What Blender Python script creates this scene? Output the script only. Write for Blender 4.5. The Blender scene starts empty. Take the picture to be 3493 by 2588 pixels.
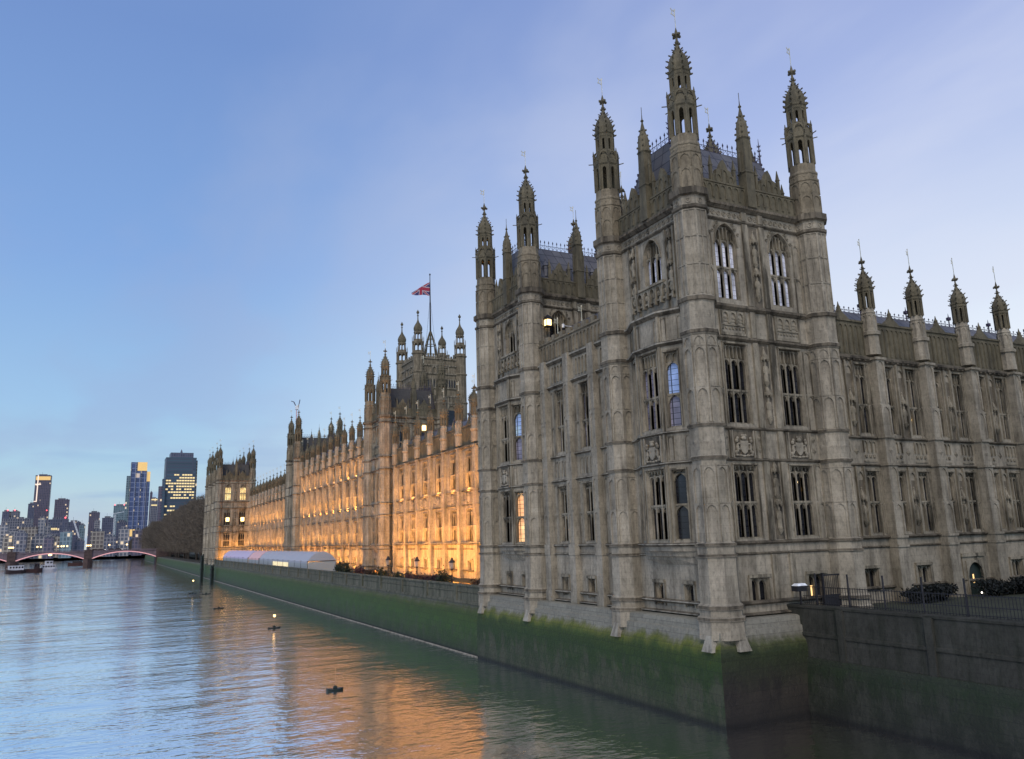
import bpy, math, random
from math import pi, sin, cos, radians, sqrt
from mathutils import Vector, Matrix

scene = bpy.context.scene
COL = scene.collection
random.seed(7)

# ------------------------------------------------------------------ camera
cam_d = bpy.data.cameras.new("camera")
cam = bpy.data.objects.new("camera", cam_d)
COL.objects.link(cam)
cam_d.sensor_width = 36.0
cam_d.lens = 27.76
cam_d.clip_start = 0.1
cam_d.clip_end = 20000
cam.matrix_world = Matrix((
    (0.89275344, -0.06229476, -0.44621817, 0.0),
    (-0.44959649, -0.18742645, -0.87334662, 0.0),
    (-0.02922817, 0.98030133, -0.19533311, 10.0),
    (0, 0, 0, 1)))
scene.camera = cam

# ------------------------------------------------------------------ exposure
scene.view_settings.view_transform = 'Standard'
scene.view_settings.look = 'None'
scene.view_settings.exposure = 0.0
scene.view_settings.gamma = 1.0

# ------------------------------------------------------------------ sky
SUN_EL, SUN_AZ = 42.0, 216.0          # direction of the added front fill behind the viewer


def make_world():
    w = bpy.data.worlds.new("World")
    scene.world = w
    w.use_nodes = True
    nt = w.node_tree
    N, L = nt.nodes, nt.links
    N.clear()
    out = N.new('ShaderNodeOutputWorld')
    bg = N.new('ShaderNodeBackground')
    tc = N.new('ShaderNodeTexCoord')
    sep = N.new('ShaderNodeSeparateXYZ')
    L.new(tc.outputs['Generated'], sep.inputs[0])

    def math_n(op, a, b=None, clamp=False):
        n = N.new('ShaderNodeMath')
        n.operation = op
        n.use_clamp = clamp
        for i, v in enumerate((a, b)):
            if v is None:
                continue
            if isinstance(v, (int, float)):
                n.inputs[i].default_value = v
            else:
                L.new(v, n.inputs[i])
        return n.outputs[0]

    def ramp(fac, stops):
        n = N.new('ShaderNodeValToRGB')
        n.color_ramp.interpolation = 'EASE' if len(stops) < 3 else 'LINEAR'
        e = n.color_ramp.elements
        while len(e) > 1:
            e.remove(e[-1])
        e[0].position = stops[0][0]
        e[0].color = (*stops[0][1], 1)
        for p, c in stops[1:]:
            k = e.new(p)
            k.color = (*c, 1)
        L.new(fac, n.inputs[0])
        return n.outputs[0]

    def mix(f, a, b, mode='MIX'):
        n = N.new('ShaderNodeMix')
        n.data_type = 'RGBA'
        n.blend_type = mode
        n.clamp_factor = True
        for i, v in ((0, f), (6, a), (7, b)):
            if isinstance(v, (int, float)):
                n.inputs[i].default_value = v
            elif isinstance(v, tuple):
                n.inputs[i].default_value = (*v, 1)
            else:
                L.new(v, n.inputs[i])
        return n.outputs[2]

    x, y, z = sep.outputs
    # towards the afterglow in the west (+x)
    west = math_n('ADD', math_n('MULTIPLY', x, 0.97), math_n('MULTIPLY', y, 0.2))
    zc = math_n('MAXIMUM', z, 0.0)
    east_col = ramp(zc, [(0.0, (0.66, 0.68, 0.64)), (0.045, (0.50, 0.65, 0.71)), (0.09, (0.40, 0.60, 0.755)), (0.16, (0.33, 0.535, 0.785)),
                         (0.32, (0.225, 0.395, 0.73)), (0.55, (0.17, 0.29, 0.60)), (1.0, (0.20, 0.27, 0.50))])
    west_col = ramp(zc, [(0.0, (0.93, 0.95, 0.93)), (0.14, (0.86, 0.92, 0.97)), (0.28, (0.66, 0.74, 0.90)),
                         (0.45, (0.42, 0.51, 0.80)), (0.65, (0.26, 0.34, 0.66)), (1.0, (0.20, 0.27, 0.50))])
    wf = ramp(west, [(0.22, (0, 0, 0)), (0.86, (1, 1, 1))])
    base = mix(wf, east_col, west_col)
    # clouds: soft planar streaks
    den = math_n('ADD', zc, 0.14)
    cv = N.new('ShaderNodeCombineXYZ')
    L.new(math_n('DIVIDE', x, den), cv.inputs[0])
    L.new(math_n('DIVIDE', y, den), cv.inputs[1])
    mp = N.new('ShaderNodeMapping')
    mp.inputs['Scale'].default_value = (1.5, 0.75, 1)
    mp.inputs['Rotation'].default_value = (0, 0, 0.5)
    mp.inputs['Location'].default_value = (5.1, 2.2, 0)
    L.new(cv.outputs[0], mp.inputs[0])
    ns = N.new('ShaderNodeTexNoise')
    ns.inputs['Scale'].default_value = 1.25
    ns.inputs['Detail'].default_value = 5
    ns.inputs['Roughness'].default_value = 0.5
    ns.inputs['Distortion'].default_value = 0.3
    L.new(mp.outputs[0], ns.inputs['Vector'])
    cl = ramp(ns.outputs[0], [(0.40, (0, 0, 0)), (0.66, (1, 1, 1))])
    cloud_c = mix(wf, (0.32, 0.41, 0.65), (0.70, 0.74, 0.88))
    base = mix(math_n('MULTIPLY', cl, 0.40), base, cloud_c)
    # low blue-grey bank near the horizon
    n2 = N.new('ShaderNodeTexNoise')
    n2.inputs['Scale'].default_value = 3.0
    n2.inputs['Detail'].default_value = 4
    mp2 = N.new('ShaderNodeMapping')
    mp2.inputs['Scale'].default_value = (1, 1, 9)
    mp2.inputs['Location'].default_value = (0.35, 0, 0.2)
    L.new(tc.outputs['Generated'], mp2.inputs[0])
    L.new(mp2.outputs[0], n2.inputs['Vector'])
    bank = ramp(n2.outputs[0], [(0.50, (0, 0, 0)), (0.62, (1, 1, 1))])
    low = ramp(zc, [(0.03, (1, 1, 1)), (0.17, (0, 0, 0))])
    bf = math_n('MULTIPLY', math_n('MULTIPLY', bank, low), 0.55)
    base = mix(bf, base, (0.25, 0.40, 0.66))
    # physical sky gives a trace of real gradient, aimed like the added fill lamp
    sky = N.new('ShaderNodeTexSky')
    sky.sky_type = 'NISHITA'
    sky.sun_disc = False
    sky.sun_elevation = radians(SUN_EL)
    sky.sun_rotation = radians(SUN_AZ)
    skm = mix(1.0, sky.outputs[0], (0.006, 0.006, 0.006), 'MULTIPLY')
    tot = mix(1.0, base, skm, 'ADD')
    L.new(tot, bg.inputs[0])
    bg.inputs[1].default_value = 1.0
    L.new(bg.outputs[0], out.inputs[0])


make_world()

# ------------------------------------------------------------------ sun: broad warm fill added to brighten the fronts
sl = bpy.data.lights.new("fill_sun", 'SUN')
sl.energy = 1.85
sl.angle = radians(28)
sl.color = (1.0, 0.89, 0.80)
so = bpy.data.objects.new("fill_sun", sl)
COL.objects.link(so)
_az = radians(SUN_AZ)
so.rotation_euler = (Vector((sin(_az), cos(_az), math.tan(radians(SUN_EL))))).to_track_quat('Z', 'Y').to_euler()


# ------------------------------------------------------------------ materials
def new_mat(name):
    m = bpy.data.materials.new(name)
    m.use_nodes = True
    nt = m.node_tree
    return m, nt, nt.nodes, nt.links, nt.nodes['Principled BSDF']


def pos_node(N, L, scale=(1, 1, 1), diag=False):
    g = N.new('ShaderNodeNewGeometry')
    src = g.outputs['Position']
    if diag:
        s = N.new('ShaderNodeSeparateXYZ')
        L.new(src, s.inputs[0])
        a = N.new('ShaderNodeMath')
        a.operation = 'ADD'
        L.new(s.outputs[0], a.inputs[0])
        L.new(s.outputs[1], a.inputs[1])
        c = N.new('ShaderNodeCombineXYZ')
        L.new(a.outputs[0], c.inputs[0])
        L.new(s.outputs[2], c.inputs[1])
        src = c.outputs[0]
    mp = N.new('ShaderNodeMapping')
    mp.inputs['Scale'].default_value = scale
    L.new(src, mp.inputs[0])
    return mp.outputs[0]


def noise(N, L, vec, scale, detail=4, rough=.55):
    n = N.new('ShaderNodeTexNoise')
    n.inputs['Scale'].default_value = scale
    n.inputs['Detail'].default_value = detail
    n.inputs['Roughness'].default_value = rough
    L.new(vec, n.inputs['Vector'])
    return n.outputs[0]


def cramp(N, L, fac, stops):
    n = N.new('ShaderNodeValToRGB')
    e = n.color_ramp.elements
    while len(e) > 1:
        e.remove(e[-1])
    e[0].position = stops[0][0]
    e[0].color = (*stops[0][1], 1)
    for p, c in stops[1:]:
        e.new(p).color = (*c, 1)
    L.new(fac, n.inputs[0])
    return n.outputs[0]


def mixc(N, L, f, a, b, mode='MIX'):
    n = N.new('ShaderNodeMix')
    n.data_type = 'RGBA'
    n.blend_type = mode
    for i, v in ((0, f), (6, a), (7, b)):
        if isinstance(v, (int, float)):
            n.inputs[i].default_value = v
        elif isinstance(v, tuple):
            n.inputs[i].default_value = (*v, 1)
        else:
            L.new(v, n.inputs[i])
    return n.outputs[2]


def stone_mat(name, lo, hi, stain, joints=True, stain_amt=.75, rough=.85):
    m, nt, N, L, b = new_mat(name)
    p = pos_node(N, L)
    c = cramp(N, L, noise(N, L, p, .55, 5), [(.3, lo), (.7, hi)])
    streak = noise(N, L, pos_node(N, L, (1.6, 1.6, .22)), 1.0, 6, .65)
    sf = cramp(N, L, streak, [(.46, (0, 0, 0)), (.63, (stain_amt,) * 3)])
    c = mixc(N, L, sf, c, stain)
    fine = noise(N, L, pos_node(N, L, (1, 1, .55)), 5.5, 6, .75)
    ff = cramp(N, L, fine, [(.34, (.68,) * 3), (.50, (1.0,) * 3), (.66, (1.14,) * 3)])
    c = mixc(N, L, 1.0, c, ff, 'MULTIPLY')
    hgt = fine
    if joints:
        br = N.new('ShaderNodeTexBrick')
        br.inputs['Scale'].default_value = 1.0
        br.inputs['Brick Width'].default_value = .95
        br.inputs['Row Height'].default_value = .38
        br.inputs['Mortar Size'].default_value = .012
        br.inputs['Mortar Smooth'].default_value = .4
        br.inputs['Color1'].default_value = (1, 1, 1, 1)
        br.inputs['Color2'].default_value = (.84, .83, .82, 1)
        br.inputs['Mortar'].default_value = (.72, .70, .67, 1)
        L.new(pos_node(N, L, (1, 1, 1), True), br.inputs['Vector'])
        c = mixc(N, L, .7, c, br.outputs[0], 'MULTIPLY')
    L.new(c, b.inputs['Base Color'])
    b.inputs['Roughness'].default_value = rough
    b.inputs['Specular IOR Level'].default_value = .25
    bp = N.new('ShaderNodeBump')
    bp.inputs['Strength'].default_value = .5
    bp.inputs['Distance'].default_value = .05
    L.new(hgt, bp.inputs['Height'])
    L.new(bp.outputs[0], b.inputs['Normal'])
    return m


def plain(name, col, rough=.6, metal=0.0, var=.25, vscale=3.0, spec=.4):
    m, nt, N, L, b = new_mat(name)
    n = noise(N, L, pos_node(N, L), vscale, 4)
    f = cramp(N, L, n, [(.3, tuple(c * (1 - var) for c in col)), (.7, tuple(min(1, c * (1 + var)) for c in col))])
    L.new(f, b.inputs['Base Color'])
    b.inputs['Roughness'].default_value = rough
    b.inputs['Metallic'].default_value = metal
    b.inputs['Specular IOR Level'].default_value = spec
    return m


def glow(name, col, strength, var=0.0):
    m, nt, N, L, b = new_mat(name)
    b.inputs['Base Color'].default_value = (*[c * .3 for c in col], 1)
    if var:
        n = noise(N, L, pos_node(N, L), 2.2, 3)
        f = cramp(N, L, n, [(.35, tuple(c * (1 - var) for c in col)), (.65, col)])
        L.new(f, b.inputs['Emission Color'])
    else:
        b.inputs['Emission Color'].default_value = (*col, 1)
    b.inputs['Emission Strength'].default_value = strength
    return m


def glass_mat(name, col, rough=.12, leads=True, spec=.5, emit=None, lead=(.12, .12, .13)):
    m, nt, N, L, b = new_mat(name)
    c = cramp(N, L, noise(N, L, pos_node(N, L), .8, 2), [(.35, tuple(v * .6 for v in col)), (.55, col), (.72, tuple(min(1, v * 1.6 + .02) for v in col))])
    if leads:
        br = N.new('ShaderNodeTexBrick')
        br.offset = 0
        br.inputs['Scale'].default_value = 1
        br.inputs['Brick Width'].default_value = .22
        br.inputs['Row Height'].default_value = .34
        br.inputs['Mortar Size'].default_value = .016
        br.inputs['Color1'].default_value = (1, 1, 1, 1)
        br.inputs['Color2'].default_value = (.8, .8, .82, 1)
        br.inputs['Mortar'].default_value = (*lead, 1)
        L.new(pos_node(N, L, (1, 1, 1), True), br.inputs['Vector'])
        c = mixc(N, L, 1.0, c, br.outputs[0], 'MULTIPLY')
    L.new(c, b.inputs['Base Color'])
    b.inputs['Roughness'].default_value = rough
    b.inputs['Specular IOR Level'].default_value = spec
    if emit:
        L.new(c, b.inputs['Emission Color'])
        b.inputs['Emission Strength'].default_value = emit
    return m


M = {}
M['stone'] = stone_mat('limestone', (.235, .210, .157), (.375, .336, .258), (.105, .094, .072), stain_amt=.60)
M['stone_dark'] = stone_mat('weathered_dim_limestone', (.088, .077, .048), (.16, .14, .092), (.06, .055, .04), joints=False)  # weathering, plus skyline darkness against the sky put into the colour
M['stone_mid'] = stone_mat('dim_limestone', (.17, .145, .098), (.26, .222, .155), (.07, .06, .042), joints=True)  # turret heads take their dimness against the sky from this colour
M['carved'] = stone_mat('carved_limestone', (.175, .154, .110), (.305, .270, .20), (.048, .042, .030), joints=False, stain_amt=.95)
M['shade_dark'] = stone_mat('shade_darkened_moulding', (.085, .072, .052), (.19, .163, .118), (.035, .03, .022), joints=False, stain_amt=.9)  # soffit and recess shade put into this dark moulding colour
M['plinth'] = stone_mat('pale_plinth_stone', (.34, .33, .28), (.46, .45, .39), (.17, .18, .11), stain_amt=.6)
M['lead'] = None
M['iron'] = plain('black_iron', (.022, .022, .026), .55, .3)
M['purple_iron'] = plain('painted_iron', (.05, .04, .07), .5, .2)
M['gilt'] = plain('gilded_metal', (.72, .66, .48), .35, .6)
M['glass'] = glass_mat('leaded_glass', (.018, .02, .026), .1)
M['glass_range'] = glass_mat('old_dark_glass', (.03, .03, .034), .5, leads=False, spec=.15)
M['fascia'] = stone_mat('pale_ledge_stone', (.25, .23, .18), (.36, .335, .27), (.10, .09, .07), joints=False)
M['glass_pale'] = glass_mat('sky_reflection_glass', (.86, .90, 1.0), .3, lead=(.34, .34, .38))  # bright sky reflection painted into the pane colour
M['glass_blue'] = glass_mat('blue_reflection_glass', (.40, .56, .92), .25)  # sky reflected in the canted light, painted as blue
M['glass_violet'] = glass_mat('violet_reflection_glass', (.24, .23, .30), .2)  # dull reflection put into the colour of these panes
M['glass_lit'] = glass_mat('lamplit_glass', (1.0, .74, .30), .3, emit=1.1)
M['glass_orange'] = glass_mat('orange_reflection_glass', (1.0, .50, .22), .3, emit=.8)  # glow stands in for the floodlit front mirrored in a pane
M['glow_slit'] = glow('warm_interior_glow', (1.0, .62, .25), 1.6)
M['lamp'] = glow('warm_lamp', (1.0, .68, .28), 4.0)
M['lamp_white'] = glow('white_lamp', (1.0, .92, .82), 5.0)
M['lamp_red'] = glow('red_beacon', (1.0, .10, .12), 4.0)
M['white_metal'] = plain('white_painted_metal', (.75, .78, .80), .4)
M['wood_dark'] = plain('wet_timber', (.012, .022, .018), .5)
M['hull_dark'] = plain('dark_hull', (.028, .016, .017), .5)
M['hull_white'] = plain('white_boat_paint', (.5, .5, .52), .4)


def lead_mat():
    m, nt, N, L, b = new_mat('roof_plates')
    br = N.new('ShaderNodeTexBrick')
    br.offset = 0
    br.inputs['Scale'].default_value = 1
    br.inputs['Brick Width'].default_value = .9
    br.inputs['Row Height'].default_value = .8
    br.inputs['Mortar Size'].default_value = .035
    br.inputs['Color1'].default_value = (.125, .125, .135, 1)
    br.inputs['Color2'].default_value = (.16, .16, .168, 1)
    br.inputs['Mortar'].default_value = (.05, .05, .06, 1)
    L.new(pos_node(N, L, (1, 1, 1), True), br.inputs['Vector'])
    n = noise(N, L, pos_node(N, L), 1.2, 4)
    c = mixc(N, L, .6, br.outputs[0], cramp(N, L, n, [(.3, (.55, .55, .6)), (.7, (1, 1, 1))]), 'MULTIPLY')
    L.new(c, b.inputs['Base Color'])
    b.inputs['Roughness'].default_value = .55
    b.inputs['Metallic'].default_value = .2
    return m


M['lead'] = lead_mat()


def river_wall_mat(name, stops, patch, pamt):
    m, nt, N, L, b = new_mat(name)
    g = N.new('ShaderNodeNewGeometry')
    s = N.new('ShaderNodeSeparateXYZ')
    L.new(g.outputs['Position'], s.inputs[0])
    n = noise(N, L, pos_node(N, L, (1.6, 1.6, .35)), .55, 7, .68)
    a = N.new('ShaderNodeMath')
    a.operation = 'MULTIPLY_ADD'
    L.new(n, a.inputs[0])
    a.inputs[1].default_value = 1.5
    L.new(s.outputs[2], a.inputs[2])
    mr = N.new('ShaderNodeMapRange')
    mr.inputs['From Min'].default_value = .75
    mr.inputs['From Max'].default_value = 5.75
    L.new(a.outputs[0], mr.inputs[0])
    col = cramp(N, L, mr.outputs[0], stops)          # tide zones, roughly one fifth per metre
    pat = cramp(N, L, noise(N, L, pos_node(N, L, (.9, .9, .45)), 1.0, 6, .7), [(.46, (0, 0, 0)), (.60, (pamt,) * 3)])
    lowm = cramp(N, L, mr.outputs[0], [(.40, (1, 1, 1)), (.58, (0, 0, 0))])
    pf = mixc(N, L, 1.0, pat, lowm, 'MULTIPLY')
    col = mixc(N, L, pf, col, patch)
    fine = noise(N, L, pos_node(N, L), 5, 5, .7)
    col = mixc(N, L, 1.0, col, cramp(N, L, fine, [(.3, (.75,) * 3), (.7, (1.2,) * 3)]), 'MULTIPLY')
    br = N.new('ShaderNodeTexBrick')
    br.inputs['Scale'].default_value = 1
    br.inputs['Brick Width'].default_value = 1.3
    br.inputs['Row Height'].default_value = .55
    br.inputs['Mortar Size'].default_value = .016
    br.inputs['Color1'].default_value = (1, 1, 1, 1)
    br.inputs['Color2'].default_value = (.74, .74, .74, 1)
    br.inputs['Mortar'].default_value = (.42, .42, .42, 1)
    L.new(pos_node(N, L, (1, 1, 1), True), br.inputs['Vector'])
    col = mixc(N, L, .75, col, br.outputs[0], 'MULTIPLY')
    wet = cramp(N, L, s.outputs[2], [(.12, (.30,) * 3), (.34, (1, 1, 1))])      # wet band at the waterline
    col = mixc(N, L, 1.0, col, wet, 'MULTIPLY')
    L.new(col, b.inputs['Base Color'])
    b.inputs['Roughness'].default_value = .7
    bp = N.new('ShaderNodeBump')
    bp.inputs['Strength'].default_value = .7
    bp.inputs['Distance'].default_value = .08
    L.new(fine, bp.inputs['Height'])
    L.new(bp.outputs[0], b.inputs['Normal'])
    return m


M['algae'] = river_wall_mat('algae_wall', [(.0, (.032, .040, .016)), (.22, (.028, .046, .012)), (.40, (.020, .044, .003)), (.56, (.021, .048, .003)), (.70, (.038, .066, .004)),
                                           (.775, (.11, .125, .012)), (.82, (.15, .15, .07)), (.86, (.23, .22, .17))], (.066, .068, .038), .8)
M['algae_green'] = river_wall_mat('green_algae_slope', [(.0, (.018, .030, .006)), (.22, (.026, .058, .004)), (.45, (.032, .078, .003)), (.66, (.038, .072, .003)), (.74, (.058, .076, .010)),
                                                       (.80, (.095, .10, .05)), (.86, (.13, .13, .095))], (.055, .06, .035), .45)
M['algae_shaded'] = river_wall_mat('shaded_brown_wall', [(.0, (.012, .010, .008)), (.3, (.030, .025, .018)), (.55, (.020, .026, .010)), (.72, (.022, .034, .008)),
                                                        (.79, (.06, .07, .02)), (.84, (.15, .145, .10)), (.88, (.22, .21, .165))], (.010, .008, .007), .8)  # north side's shade put into these darker brown algae zones
M['algae_dark'] = river_wall_mat('dark_mossy_wall', [(.0, (.010, .011, .007)), (.3, (.014, .020, .008)), (.5, (.012, .024, .006)), (.7, (.030, .032, .022)), (.9, (.04, .04, .034))], (.035, .036, .026), .7)


def water_mat():
    m, nt, N, L, b = new_mat('river_water')
    N.remove(b)
    out = next(n for n in N if n.type == 'OUTPUT_MATERIAL')
    p = pos_node(N, L, (.62, 1.0, 1))
    n1 = noise(N, L, p, .50, 3, .5)
    n2 = noise(N, L, p, 2.0, 3, .6)
    n3 = noise(N, L, pos_node(N, L, (.6, 1, 1)), .07, 3, .5)
    a = N.new('ShaderNodeMath')
    a.operation = 'MULTIPLY_ADD'
    L.new(n2, a.inputs[0])
    a.inputs[1].default_value = .36
    L.new(n1, a.inputs[2])
    n0 = noise(N, L, p, .15, 2, .5)                                    # long swell
    a3 = N.new('ShaderNodeMath')
    a3.operation = 'MULTIPLY_ADD'
    L.new(n0, a3.inputs[0])
    a3.inputs[1].default_value = 1.6
    L.new(a.outputs[0], a3.inputs[2])
    a2 = N.new('ShaderNodeMath')
    a2.operation = 'MULTIPLY'
    L.new(a3.outputs[0], a2.inputs[0])
    st = cramp(N, L, n3, [(.35, (.5,) * 3), (.65, (1.0,) * 3)])      # calmer and rougher patches
    L.new(st, a2.inputs[1])
    bp = N.new('ShaderNodeBump')
    bp.inputs['Strength'].default_value = 1.0
    bp.inputs['Distance'].default_value = .115
    L.new(a2.outputs[0], bp.inputs['Height'])
    df = N.new('ShaderNodeBsdfDiffuse')
    df.inputs[0].default_value = (.13, .10, .055, 1)
    gl = N.new('ShaderNodeBsdfGlossy')
    gl.inputs['Roughness'].default_value = .07
    gl.inputs[0].default_value = (1, 1, 1, 1)
    lw = N.new('ShaderNodeLayerWeight')
    lw.inputs[0].default_value = .5
    fac = cramp(N, L, lw.outputs['Facing'], [(.25, (.2,) * 3), (.50, (.64,) * 3), (.68, (.94,) * 3), (.85, (1,) * 3)])
    mx = N.new('ShaderNodeMixShader')
    L.new(fac, mx.inputs[0])
    L.new(df.outputs[0], mx.inputs[1])
    L.new(gl.outputs[0], mx.inputs[2])
    for n in (df, gl, lw):
        L.new(bp.outputs[0], n.inputs['Normal'])
    L.new(mx.outputs[0], out.inputs[0])
    return m


M['water'] = water_mat()


# ------------------------------------------------------------------ mesh builder
class Frame:
    """u runs along the face, n points out of it, z is up."""
    def __init__(s, O, U, N):
        s.O, s.U, s.N = Vector((O[0], O[1])), Vector(U), Vector(N)

    def P(s, u, n, z):
        q = s.O + s.U * u + s.N * n
        return (q.x, q.y, z)

    def rot(s):          # rotation that carries the canonical face (normal -y) here
        return math.atan2(s.N.x, -s.N.y)


CAN = Frame((0, 0), (1, 0), (0, -1))


class MB:
    def __init__(s):
        s.v, s.f = [], []

    def add(s, vs, fs):
        o = len(s.v)
        s.v += vs
        s.f += [tuple(i + o for i in f) for f in fs]

    def box(s, x0, x1, y0, y1, z0, z1):
        s.add([(x0, y0, z0), (x1, y0, z0), (x1, y1, z0), (x0, y1, z0), (x0, y0, z1), (x1, y0, z1), (x1, y1, z1), (x0, y1, z1)],
              [(0, 3, 2, 1), (4, 5, 6, 7), (0, 1, 5, 4), (1, 2, 6, 5), (2, 3, 7, 6), (3, 0, 4, 7)])

    def fbox(s, F, u0, u1, n0, n1, z0, z1):
        P = F.P
        s.add([P(u0, n0, z0), P(u1, n0, z0), P(u1, n1, z0), P(u0, n1, z0), P(u0, n0, z1), P(u1, n0, z1), P(u1, n1, z1), P(u0, n1, z1)],
              [(0, 3, 2, 1), (4, 5, 6, 7), (0, 1, 5, 4), (1, 2, 6, 5), (2, 3, 7, 6), (3, 0, 4, 7)])

    def quad(s, *p):
        s.add(list(p), [tuple(range(len(p)))])

    def lathe(s, cx, cy, prof, n=8, rot=None, cap=True, sx=1, sy=1):
        rot = pi / n if rot is None else rot
        vs, fs = [], []
        for z, r in prof:
            for k in range(n):
                a = rot + 2 * pi * k / n
                vs.append((cx + r * sx * cos(a), cy + r * sy * sin(a), z))
        for i in range(len(prof) - 1):
            for k in range(n):
                k2 = (k + 1) % n
                fs.append((i * n + k, i * n + k2, (i + 1) * n + k2, (i + 1) * n + k))
        if cap:
            fs.append(tuple(range(n))[::-1])
            fs.append(tuple((len(prof) - 1) * n + k for k in range(n)))
        s.add(vs, fs)

    def lump(s, c, r, n=8, m=5):
        prof = []
        for i in range(m + 1):
            a = -pi / 2 + pi * i / m
            prof.append((c[2] + r[2] * sin(a), max(.02, cos(a))))
        s.lathe(c[0], c[1], prof, n, sx=r[0], sy=r[1])

    def ext(s, F, pts, n0, n1):
        k = len(pts)
        vs = [F.P(u, n1, z) for u, z in pts] + [F.P(u, n0, z) for u, z in pts]
        fs = [tuple(range(k)), tuple(range(2 * k - 1, k - 1, -1))]
        fs += [(i, (i + 1) % k, (i + 1) % k + k, i + k) for i in range(k)]
        s.add(vs, fs)

    def arch(s, F, u0, u1, z0, z1, n0, n1, m=.06, rise=None, seg=5, point=.7):
        """plate with an arched opening, open at the bottom"""
        hw = (u1 - u0) / 2 - m
        uc = (u0 + u1) / 2
        ap = z1 - m
        rise = min(hw * 1.25 if rise is None else rise, ap - z0 - .01)
        zs = ap - rise
        nn = sqrt(1 - (1 - point) ** 2)
        arc = [(t / seg, sqrt(1 - (1 - point * t / seg) ** 2) / nn) for t in range(1, seg + 1)]
        for sg in (-1, 1):
            e = uc + sg * (hw + m)
            pts = [(e, z0), (uc + sg * hw, z0), (uc + sg * hw, zs)]
            pts += [(uc + sg * hw * (1 - t), zs + rise * g) for t, g in arc]
            pts += [(uc, z1), (e, z1)]
            s.ext(F, pts, n0, n1)

    def wall(s, F, u0, u1, z0, z1, holes, n=0.0, depth=.4):
        us = sorted({u0, u1, *[h[0] for h in holes], *[h[1] for h in holes]})
        zs = sorted({z0, z1, *[h[2] for h in holes], *[h[3] for h in holes]})
        P = F.P
        for i in range(len(us) - 1):
            for j in range(len(zs) - 1):
                a, b, c, d = us[i], us[i + 1], zs[j], zs[j + 1]
                um, zm = (a + b) / 2, (c + d) / 2
                if any(h[0] < um < h[1] and h[2] < zm < h[3] for h in holes):
                    continue
                s.quad(P(a, n, c), P(b, n, c), P(b, n, d), P(a, n, d))
        for a, b, c, d in holes:
            k = n - depth
            s.quad(P(a, n, c), P(a, k, c), P(a, k, d), P(a, n, d))
            s.quad(P(b, n, c), P(b, n, d), P(b, k, d), P(b, k, c))
            s.quad(P(a, n, c), P(b, n, c), P(b, k, c), P(a, k, c))
            s.quad(P(a, n, d), P(a, k, d), P(b, k, d), P(b, n, d))

    def sweep(s, F, path, z0, z1, out, back=.05, chamfer=.4):
        """moulding along a path of (u, n) points, projecting by out"""
        k = len(path)
        nr = []
        for i in range(k - 1):
            du, dn = path[i + 1][0] - path[i][0], path[i + 1][1] - path[i][1]
            l = sqrt(du * du + dn * dn)
            nr.append((-dn / l, du / l))
        off = []
        for i in range(k):
            if i == 0:
                o = nr[0]
            elif i == k - 1:
                o = nr[-1]
            else:
                a, b = nr[i - 1], nr[i]
                d = 1 + a[0] * b[0] + a[1] * b[1]
                o = ((a[0] + b[0]) / d, (a[1] + b[1]) / d)
            off.append(o)
        h = z1 - z0
        sec = [(-back, z0), (out * .35, z0), (out, z0 + h * chamfer), (out, z1 - h * .25), (out * .3, z1), (-back, z1)]
        vs, fs = [], []
        for i in range(k):
            for d, z in sec:
                vs.append(F.P(path[i][0] + off[i][0] * d, path[i][1] + off[i][1] * d, z))
        n = len(sec)
        for i in range(k - 1):
            for j in range(n):
                j2 = (j + 1) % n
                fs.append((i * n + j, i * n + j2, (i + 1) * n + j2, (i + 1) * n + j))
        fs.append(tuple(range(n)))
        fs.append(tuple((k - 1) * n + j for j in range(n))[::-1])
        s.add(vs, fs)

    def bar(s, a, b, r=.02, n=4):
        a, b = Vector(a), Vector(b)
        d = (b - a)
        q = d.to_track_quat('Z', 'Y').to_matrix()
        vs = []
        for p in (a, b):
            for k in range(n):
                t = 2 * pi * k / n + pi / n
                w = p + q @ Vector((r * cos(t), r * sin(t), 0))
                vs.append(tuple(w))
        fs = [(k, (k + 1) % n, (k + 1) % n + n, k + n) for k in range(n)] + [tuple(range(n))[::-1], tuple(range(n, 2 * n))]
        s.add(vs, fs)

    def join(s, o):
        """take in another builder, its faces using the second material"""
        s.firsts = getattr(s, 'firsts', []) + [len(s.f)]
        s.add(o.v, o.f)
        return s

    def mesh(s, name, mat, smooth=False, mat2=None):
        me = bpy.data.meshes.new(name)
        me.from_pydata(s.v, [], s.f)
        if mat is not None:
            me.materials.append(mat)
        for k, mx in enumerate(mat2 if isinstance(mat2, (list, tuple)) else [mat2] if mat2 else []):
            me.materials.append(mx)
            for f in me.polygons[s.firsts[k]:]:
                f.material_index = k + 1
        if smooth:
            for p in me.polygons:
                p.use_smooth = True
        me.update()
        return me

    def build(s, name, mat, parent=None, loc=None, smooth=False, mat2=None):
        return place(s.mesh(name, mat, smooth, mat2), name, parent, loc)


def place(mesh, name, parent=None, loc=None, rz=0.0):
    o = bpy.data.objects.new(name, mesh)
    COL.objects.link(o)
    if parent is not None:
        o.parent = parent
    if loc is not None:
        o.location = loc
    if rz:
        o.rotation_euler.z = rz
    return o


def tag(o, label, cat, group=None):
    o['label'] = label
    o['category'] = cat
    if group:
        o['group'] = group
    return o


def thing(name, label, cat, loc=(0, 0, 0), rz=0.0, group=None):
    o = place(None, name, None, loc, rz)
    o.empty_display_size = .5
    return tag(o, label, cat, group)


def struct(name, mb, mat):
    o = mb.build(name, mat)
    o['kind'] = 'structure'
    return o


def copy_tree(o, parent=None, skip=()):
    c = o.copy()
    COL.objects.link(c)
    if parent is not None:
        c.parent = parent
    for ch in o.children:
        if ch.name.split('.')[0] not in skip:
            copy_tree(ch, c, skip)
    return c


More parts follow.
